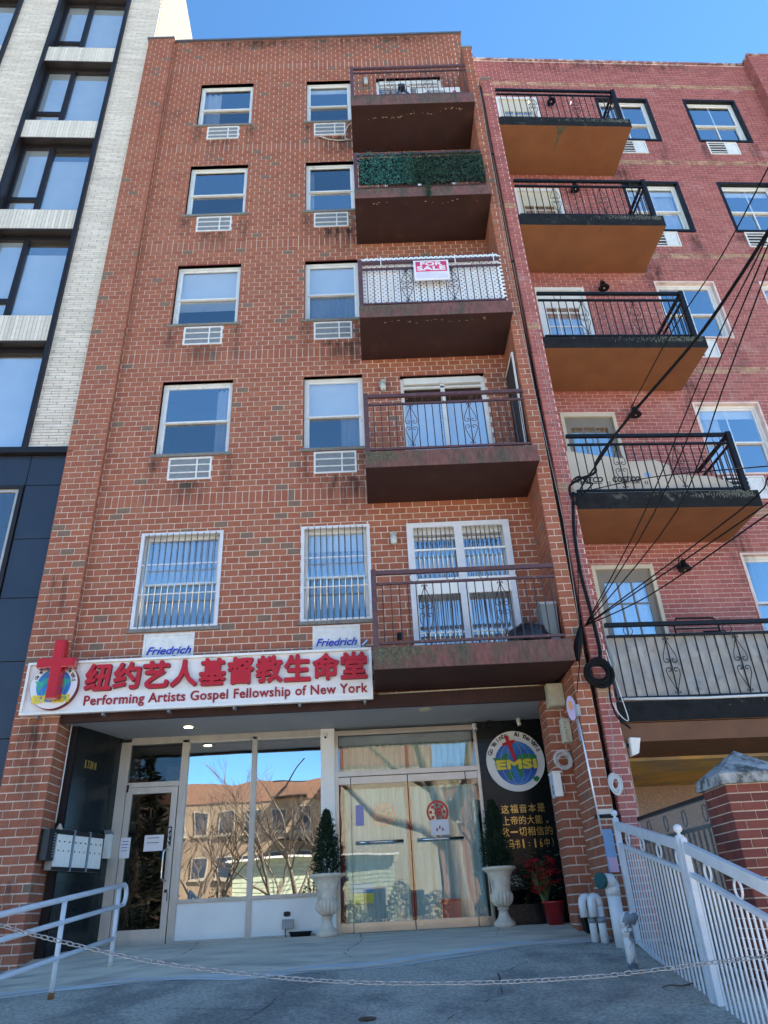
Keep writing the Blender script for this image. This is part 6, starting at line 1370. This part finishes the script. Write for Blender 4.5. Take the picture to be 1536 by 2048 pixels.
# brick pier with pyramid cap behind the gate
pq = thing('capped_brick_pier', 'dark red brick gate pier with a weathered stone pyramid cap behind the white gate', 'pier', (3.15, -2.95, -.8))
PX0, PX1, PY0, PY1, PZ = 2.93, 3.46, -3.2, -2.72, .845
m = MB(); m.box((PX0+.006, PY0+.006, -.9), (PX1-.006, PY1-.006, PZ)); m.build('core', m_mortar, pq)
pf = Wall(.2032, .0715, .010, [m_brick_p])
pf.add(lay(PX0, PX1, -.87, PZ, .2032, .0715, .010, (), (), PX0/.2032 % 1), G, PY0); pf.add(lay(PY0, PY1, -.87, PZ, .2032, .0715, .010, (), (), .2), G, PX0, side=1); pf.finish(pq)
cx_, cy2 = (PX0+PX1)/2, (PY0+PY1)/2; e = .045
m = MB(); m.box((PX0-e, PY0-e, PZ), (PX1+e, PY1+e, PZ+.085)); i4 = [m.pt(p) for p in ((PX0-e, PY0-e, PZ+.085), (PX1+e, PY0-e, PZ+.085), (PX1+e, PY1+e, PZ+.085), (PX0-e, PY1+e, PZ+.085))]; ap = m.pt((cx_, cy2, PZ+.31))
for a in range(4): m.face((i4[a], i4[(a+1)%4], ap))
m.build('pyramid_cap', M('weathered_cast_stone', (.30,.32,.33), .9, var=.3, scale=12, bump=.004, bscale=60, col2=(.08,.085,.08), c2lo=.48, c2hi=.6, c2scale=9), pq)
# neighbour fence with cloudy sheet
fe = thing('dark_fence', 'dark iron fence covered with a cloudy plastic sheet left of the capped brick pier', 'fence', (2.95, -1.8, -.7))
fxx = lambda y: 2.90-.07*(y+.9)*1.0
m_cloud = bpy.data.materials.new('cloudy_sheet'); m_cloud.use_nodes = True; nt = m_cloud.node_tree; p_ = nt.nodes['Principled BSDF']; p_.inputs['Base Color'].default_value = (.32,.31,.29,1); p_.inputs['Roughness'].default_value = .25; p_.inputs['Alpha'].default_value = .28
m = MB(); m.bar((fxx(-.85), -.85, .82), (fxx(-2.7), -2.7, .83), .04, .04); m.build('top_rail', m_fin, fe); m = MB(); m.bar((fxx(-.85), -.85, .58), (fxx(-2.7), -2.7, .585), .03, .035); m.build('middle_rail', m_fin, fe); m = MB(); m.bar((fxx(-.85), -.85, -.4), (fxx(-2.7), -2.7, -.55), .03, .03); m.build('bottom_rail', m_fin, fe)
for i in range(17): y = -.9-1.78*i/16; m = MB(); m.box((fxx(y)-.008, y-.008, -.52), (fxx(y)+.008, y+.008, .57)); m.build('picket', m_fin, fe)
for i in range(4): y = -1.1-.45*i; m = MB(); m.tube([(fxx(y), y+.05*math.cos(a*math.pi/10), .70+.075*math.sin(a*math.pi/10)) for a in range(20)], .008, 5, closed=True); m.build('ring', m_fin, fe)
m = MB(); m.hexa([(fxx(-.87)-.03, -.87, -.4), (fxx(-2.7)-.03, -2.7, -.55), (fxx(-2.7)-.026, -2.7, -.55), (fxx(-.87)-.026, -.87, -.4), (fxx(-.87)-.03, -.87, .80), (fxx(-2.7)-.03, -2.7, .81), (fxx(-2.7)-.026, -2.7, .81), (fxx(-.87)-.026, -.87, .80)]); m.build('plastic_sheet', m_cloud, fe)
# ------------------------------------------------------------------ handrail
hr = thing('ramp_handrail', 'white painted three bar pipe handrail with rust spots at the lower left', 'handrail', (-3.1, -1.5, -.5))
pa, pb = Vector((-3.145, -1.75, 0)), Vector((-3.045, -.48, 0)); dv = (pb-pa)/(1.27)
def hp(s, z): q = pa+dv*s; return (q.x, q.y, z)
zts, zms, zls = lambda s: .285+.118*s, lambda s: .085+.112*s, lambda s: -.21+.10*s
for s in (0, 1.27):
    x, y, _ = hp(s, 0); m = MB(); m.tube([(x, y, ground(x, y)-.03), (x, y, zts(s))], .024, 12); m.build('post', m_rail, hr)
    m = MB(); m.tube([(x, y, ground(x, y)-.01), (x, y, ground(x, y)+.05)], [.032, .026], 12); m.build('rusty_foot', m_rust if s == 0 else m_beige, hr)
x, y, _ = hp(-2.2, 0); m = MB(); m.tube([(x, y, ground(x, y)-.1), (x, y, zts(-2.2))], .024, 12); m.build('post', m_rail, hr)
for nm, f, r_ in (('top_bar', zts, .026), ('middle_bar', zms, .023), ('lower_bar', zls, .022)):
    s1 = 1.27 if nm == 'lower_bar' else 1.40
    m = MB(); m.tube([hp(-2.4, f(-2.4)), hp(-1, f(-1)), hp(0, f(0)), hp(s1, f(s1))], r_, 12); m.build(nm, m_rail, hr)
e0, e1 = zts(1.40), zms(1.40)
m = MB(); m.tube([hp(1.38, e0)]+[hp(1.40+.085*math.sin(a*math.pi/8), (e0+e1)/2+(e0-e1)/2*math.cos(a*math.pi/8)) for a in range(9)]+[hp(1.38, e1)], .0245, 12); m.build('end_loop', m_rail, hr)
# ------------------------------------------------------------------ chain across the driveway
ch = thing('chain', 'galvanised steel chain sagging across the driveway', 'chain', (0, -4.8, -.35))
ctrl = smooth([V(-130, 1812, -4.8), V(0, 1850, -4.8), V(70, 1870, -4.8), V(230, 1908, -4.8), V(350, 1930, -4.8), V(512, 1950, -4.8), V(640, 1961, -4.8), V(768, 1966, -4.8), V(900, 1966, -4.8), V(1024, 1963, -4.8), V(1190, 1953, -4.8), V(1290, 1942, -4.8), V(1400, 1928, -4.8), V(1536, 1912, -4.8), V(1640, 1898, -4.8)], 8)
pitch = .040; acc = 0; pos = [ctrl[0]]
for a, b in zip(ctrl, ctrl[1:]):
    L_ = (b-a).length; s = pitch-acc
    while s <= L_: pos.append(a+(b-a)*(s/L_)); s += pitch
    acc = (acc+L_) % pitch
lk = MB(); rw_, rl_ = .0115, .025
lk.tube([(rl_*math.copysign(abs(math.cos(a))**.8, math.cos(a)), 0, rw_*math.sin(a)) for a in [i*math.pi/7 for i in range(14)]], .0033, 5, closed=True)
lm = bpy.data.meshes.new('link'); lm.from_pydata(lk.v, [], lk.f); lm.materials.append(m_zinc)
for p in lm.polygons: p.use_smooth = True
for i, P in enumerate(pos):
    d = (pos[min(i+1, len(pos)-1)]-pos[max(i-1, 0)]).normalized(); o = link('link', lm, P, ch)
    o.rotation_euler = (rad(90)*(i % 2)+rad(35)+R.uniform(-.25, .25), math.atan2(-d.z, math.hypot(d.x, d.y))+R.uniform(-.06, .06), math.atan2(d.y, d.x))
for P, lab in ((pos[0], 'white chain post at the left end of the chain'), (pos[-1], 'white chain post at the right end of the chain')):
    t = thing('chain_post', lab, 'post', (P.x, P.y, -1.0), 'posts that hold the chain'); m = MB(); m.tube([(P.x, P.y+.03, -1.05), (P.x, P.y+.03, P.z+.08)], .03, 12); m.build('shaft', m_rail, t); m = MB(); m.lathe([(.032, 0), (.025, .02), (.005, .03)], (P.x, P.y+.03, P.z+.08), 12); m.build('cap', m_rail, t)
# drain cover, twig
P = V(735, 2039, -3.1); d = ray(735, 2039); x, y = P.x, -3.12
t = thing('iron_cleanout_cover', 'small rusty round iron cover set in the driveway at the bottom centre', 'drain cover', (x, y, ground(x, y)))
m = MB(); m.lathe([(.07, .002), (.068, .010), (.055, .012), (.05, .008), (.001, .008)], (x, y, gz(x, y)), 20); m.build('cover', M('rusty_iron', (.10,.05,.035), .8, var=.3, scale=30), t)
P = V(1350, 1972, -2.7); z = gz(P.x, -2.7)+.008
t = MB(); t.tube([(P.x-.12, -2.74, z), (P.x-.04, -2.70, z+.01), (P.x+.05, -2.72, z), (P.x+.14, -2.69, z+.012), (P.x+.22, -2.72, z)], [.005, .005, .006, .005, .003], 5); t.tube([(P.x+.05, -2.72, z), (P.x+.10, -2.78, z+.01)], .004, 4); tag(t.build('twig', m_branch), 'thin dark twig lying on the driveway near the gate', 'twig')
rr = random.Random(8); m = MB()
for i in range(220):
    x = rr.uniform(-3, 2.6); y = rr.choice((rr.uniform(-1.2, 1.1), rr.uniform(-3.5, -1), rr.gauss(.95, .12))); 
    if y > 1.15: continue
    z = gz(x, y)+.016 if y > edge_y(x) else gz(x, y)+.008; s = rr.uniform(.003, .011); a = rr.random()*3
    m.poly([(x+s*math.cos(a), y+s*math.sin(a), z), (x-s*.5*math.sin(a), y+s*.5*math.cos(a), z+.004), (x-s*math.cos(a), y-s*math.sin(a), z+.001), (x+s*.5*math.sin(a), y-s*.5*math.cos(a), z+.003)])
m.build('leaf_litter', M('dry_litter', (.10,.075,.05), .9, isl=.5), kind='stuff', fix=False)
# ================================================================== across the street (seen in the glass)
m_tanw = M('tan_brick_far', (.25,.185,.125), .9, var=.22, scale=9, det=8, stretch=(1,1,3)); m_rust_w = M('rust_brick_far', (.22,.12,.08), .9, var=.22, scale=9, det=8, stretch=(1,1,3)); m_ylw = M('cream_wall_far', (.36,.33,.24), .9, var=.1, scale=3, col2=(.30,.26,.18), c2lo=.5, c2hi=.7); m_sid = M('pale_green_siding', (.44,.50,.38), .8, var=.1)
def farbuilding(name, label, x0, x1, y0, y1, z1, wall, top=None, cols=6, rows_=3, z0=-1.6, cat='building', wz=2.8):
    t = thing(name, label, cat, ((x0+x1)/2, (y0+y1)/2, z0)); m = MB(); zt = z1-1.2 if top else z1; m.box((x0, y0, z0), (x1, y1, zt)); m.build('wall', wall, t)
    if top: m = MB(); m.box((x0-.05, y0-.05, zt), (x1+.05, y1+.05, z1)); m.build('parapet', top, t)
    for i in range(cols):
        for j in range(rows_):
            cx = x0+(x1-x0)*(i+.5)/cols; cz = z0+1.4+wz*j
            if cz+1.5 > z1-.3: continue
            m = MB(); m.box((cx-.55, y1, cz), (cx+.55, y1+.06, cz+1.5)); m.box((cx-.65, y1, cz-.14), (cx+.65, y1+.1, cz-.0)); f = m.build('window', M('far_trim', (.34,.30,.24), .7) if 'far_trim' not in bpy.data.materials else bpy.data.materials['far_trim'], t); m = MB(); m.box((cx-.46, y1+.06, cz+.09), (cx+.46, y1+.07, cz+1.41)); m.build('pane', m_panel, f)
    return t
fb = farbuilding('tan_apartment_house', 'tan brick apartment house with rust coloured top across the street', -17, -2.9, -54, -42, 8.6, m_tanw, m_rust_w, 8, 3)
for j in range(3):   # fire escape
    m = MB(); z = 1.9+2.8*j; m.box((-7.6, -42, z), (-5.2, -41.1, z+.08)); m.bar((-7.5, -41.3, z), (-5.4, -41.3, z+2.6), .08); m.box((-7.6, -41.14, z+.9), (-5.2, -41.1, z+.96)); m.build('fire_escape', m_fin, fb)
farbuilding('cream_apartment_house', 'large plain cream wall of a house across the street', -2.75, 3.4, -50, -38, 9.9, m_ylw, m_rust_w, 2, 1)
farbuilding('rust_apartment_house', 'rust brick apartment house across the street on the right', 3.8, 20, -54, -42, 9.0, m_rust_w, m_ylw, 8, 3)
farbuilding('long_tan_building', 'long tan building beyond the tan apartment house across the street', -40, -17.4, -58, -44, 9.6, m_tanw, m_rust_w, 10, 3)
hs = farbuilding('green_siding_house', 'low pale green clapboard house across the street', -8.2, .5, -36, -31, 2.9, m_sid, None, 4, 1, wz=2)
for i in range(22): m = MB(); z = -1.5+i*.2; m.box((-8.2, -31, z), (.5, -30.97+0, z+.17)); m.build('clapboard', m_sid, hs)
m = MB(); m.prism([(-8.5, 2.9), (.8, 2.9), (.8, 3.0), (-8.5, 3.0)], -36.3, -30.7); m.build('roof_edge', m_whitep, hs)
def tree(x, y, h, label, seed, r0=.16, spread=.55, depth=6, lean=0.1):
    t = thing('bare_tree', label, 'tree', (x, y, -1.62), 'bare winter trees across the street'); rr = random.Random(seed); tr = MB(); cr = MB()
    def grow(P, d, L_, r_, k):
        n = 4; pts = [P]; q = P.copy()
        for i in range(n): d = (d+Vector((rr.gauss(0, .11), rr.gauss(0, .11), rr.gauss(.03, .06)))).normalized(); q = q+d*(L_/n); pts.append(q.copy())
        (tr if k > depth-2 else cr).tube(pts, [r_*(1-.35*i/n) for i in range(n+1)], 6 if k > depth-2 else 3, cap=False)
        if k == 0: return
        for i in range(rr.choice((2, 3, 3) if k > 1 else (2, 3))):
            a = rr.random()*6.28; nd = (d+Vector((math.cos(a), math.sin(a), rr.uniform(-.1, .4)))*spread*rr.uniform(.6, 1.3)).normalized(); grow(pts[-1] if i else pts[-2], nd, L_*rr.uniform(.62, .85), r_*rr.uniform(.5, .68), k-1)
    grow(Vector((x, y, -1.7)), Vector((lean, 0, 1)), h*.28, r0, depth)
    tr.build('trunk', m_bark, t, fix=False); cr.build('branches', m_branch, t, fix=False)
tree(-6.0, -26, 9.5, 'tall bare tree across the street in front of the green house', 4, .17)
tree(-9.5, -27, 8.5, 'bare tree left of the green house across the street', 6, .15)
tree(-13.5, -28, 9, 'bare tree at the far left across the street', 9, .15)
tree(-4.4, -24.6, 8.5, 'slender bare tree just left of the parked silver car row', 21, .12, .6)
tree(-7.8, -24.4, 8, 'many branched bare tree before the hedge across the street', 22, .13, .62)
tree(-3.6, -28.5, 9, 'bare tree behind the hedge near the cream house', 27, .14, .6)
tree(5.2, -27, 9, 'bare tree in front of the rust brick apartment house', 13, .16)
tr_ = thing('street_tree', 'thick trunked bare street tree on the sidewalk reflected in the glass doors', 'tree', (2.2, -12.2, -1.62)); m = MB()
m.tube([(2.3, -12.2, -1.65), (2.2, -12.2, .2), (2.05, -12.2, 2.2), (1.6, -12.3, 3.6), (1.1, -12.4, 5.2), (.9, -12.3, 8)], [.36, .30, .26, .20, .15, .06], 12)
m.tube([(2.1, -12.2, 1.6), (1.2, -12.2, 2.3), (-.2, -12.3, 2.7), (-1.4, -12.3, 3.9), (-2.2, -12.4, 5.5)], [.17, .14, .12, .09, .05], 10)
m.tube([(2.02, -12.2, 2.4), (2.7, -12.2, 3.6), (3.0, -12.2, 5.2), (3.6, -12, 7.5)], [.2, .16, .12, .05], 10); m.tube([(1.65, -12.3, 3.4), (.6, -12.2, 4.0), (-.6, -12.3, 5.0)], [.12, .09, .05], 8); m.build('trunk', m_bark, tr_)
t = thing('evergreen_hedge', 'dark evergreen hedge in front of the far houses', 'hedge', (-8, -25.2, -1.62)); m = MB(); rr = random.Random(2)
for i in range(16000):
    x = rr.uniform(-13, 6); h = 2.2+.5*math.sin(x*1.4)+.4*math.sin(x*3.1); z = -1.6+h*rr.random()**.7; y = -25.2+rr.uniform(-.6, .6); leaf_quad(m, Vector((x, y, z)), Vector((rr.uniform(-1, 1), rr.uniform(-1, 1), rr.uniform(-.2, 1))), .035, .14, rr.random()*3)
m.build('foliage', M('hedge_green', (.016,.024,.013), .8, isl=.35), t, fix=False)
def car(x, y, mat, label):
    t = thing('parked_car', label, 'car', (x, y, -1.76), 'cars parked along the kerb'); z = -1.76
    def prof(pts, y0, y1, nm, mt): m = MB(); m.prism([(x+a, z+b) for a, b in pts], y+y0, y+y1); return m.build(nm, mt, t, bev=.05)
    prof([(-2.2,.3),(2.2,.3),(2.25,.62),(2.1,.82),(1.2,.92),(-1.6,.95),(-2.2,.86),(-2.27,.6)], -.88, .88, 'body', mat)
    prof([(-1.65,.93),(1.1,.90),(.5,1.38),(-.1,1.46),(-.95,1.44)], -.74, .74, 'cabin', m_panel)
    prof([(-.95,1.44),(-.1,1.46),(.5,1.39),(.4,1.43),(-.1,1.5),(-.9,1.48)], -.7, .7, 'roof', mat)
    for wx in (-1.35, 1.38):
        for wy in (-.80, .80): m = MB(); m.lathe([(.32, -.1), (.33, 0), (.32, .1)], (x+wx, y+wy, z+.32), 20, axis='y'); w_ = m.build('wheel', m_text, t); m = MB(); m.lathe([(.19, -.11), (.19, .11)], (x+wx, y+wy, z+.32), 16, axis='y'); m.build('rim', m_zinc, w_)
    for wy in (-.6, .6): m = MB(); m.box((x+2.2, y+wy-.16, z+.62), (x+2.27, y+wy+.16, z+.76)); m.build('headlight', m_whitep, t)
t = thing('evergreen_tree', 'dark evergreen tree across the street at the far left', 'tree', (-10.6, -21, -1.62)); m = MB(); m.tube([(-10.6, -21, -1.65), (-10.6, -21, 8)], [.2, .03], 8); m.build('trunk', m_bark, t); m = MB()
for i in range(9000):
    q = rr.random()**1.2; a = rr.random()*6.28; f = rr.random()**.4*2.1*(1-q)**.75*(1+.2*math.sin(q*40)); leaf_quad(m, Vector((-10.6+f*math.cos(a), -21+f*math.sin(a), -1.2+q*10)), Vector((math.cos(a), math.sin(a), rr.uniform(-.3, .5))), .05, .26, rr.random()*3)
m.build('foliage', M('evergreen_far', (.014,.024,.013), .9, isl=.35), t, fix=False)
t = thing('unseen_sun_blocker', 'unseen building added beyond the pink building to keep sun off the driveway', 'building', (28, 6, -1)); m = MB(RB); m.box((9.7, RO, -1), (46, 14, 18)); m.build('wall', m_rust_w, t)  # out of view, added to block the sun from the right
for i in range(9):
    for j in range(5): m = MB(RB); m.box((11+3.8*i, RO-.03, 2+3*j), (12.2+3.8*i, RO+.02, 3.6+3*j)); m.build('window', m_panel, t)
car(.2, -13.9, M('dark_blue_car_paint', (.03,.045,.07), .25, coat=.6), 'dark blue parked car at the kerb directly behind the viewpoint')
car(-5.4, -13.9, M('black_car_paint', (.015,.015,.018), .25, coat=.6), 'black parked car at the kerb left of the dark blue car')
car(5.8, -21.8, M('silver_car_paint', (.45,.46,.47), .3, coat=.5), 'silver parked car on the far side of the street')
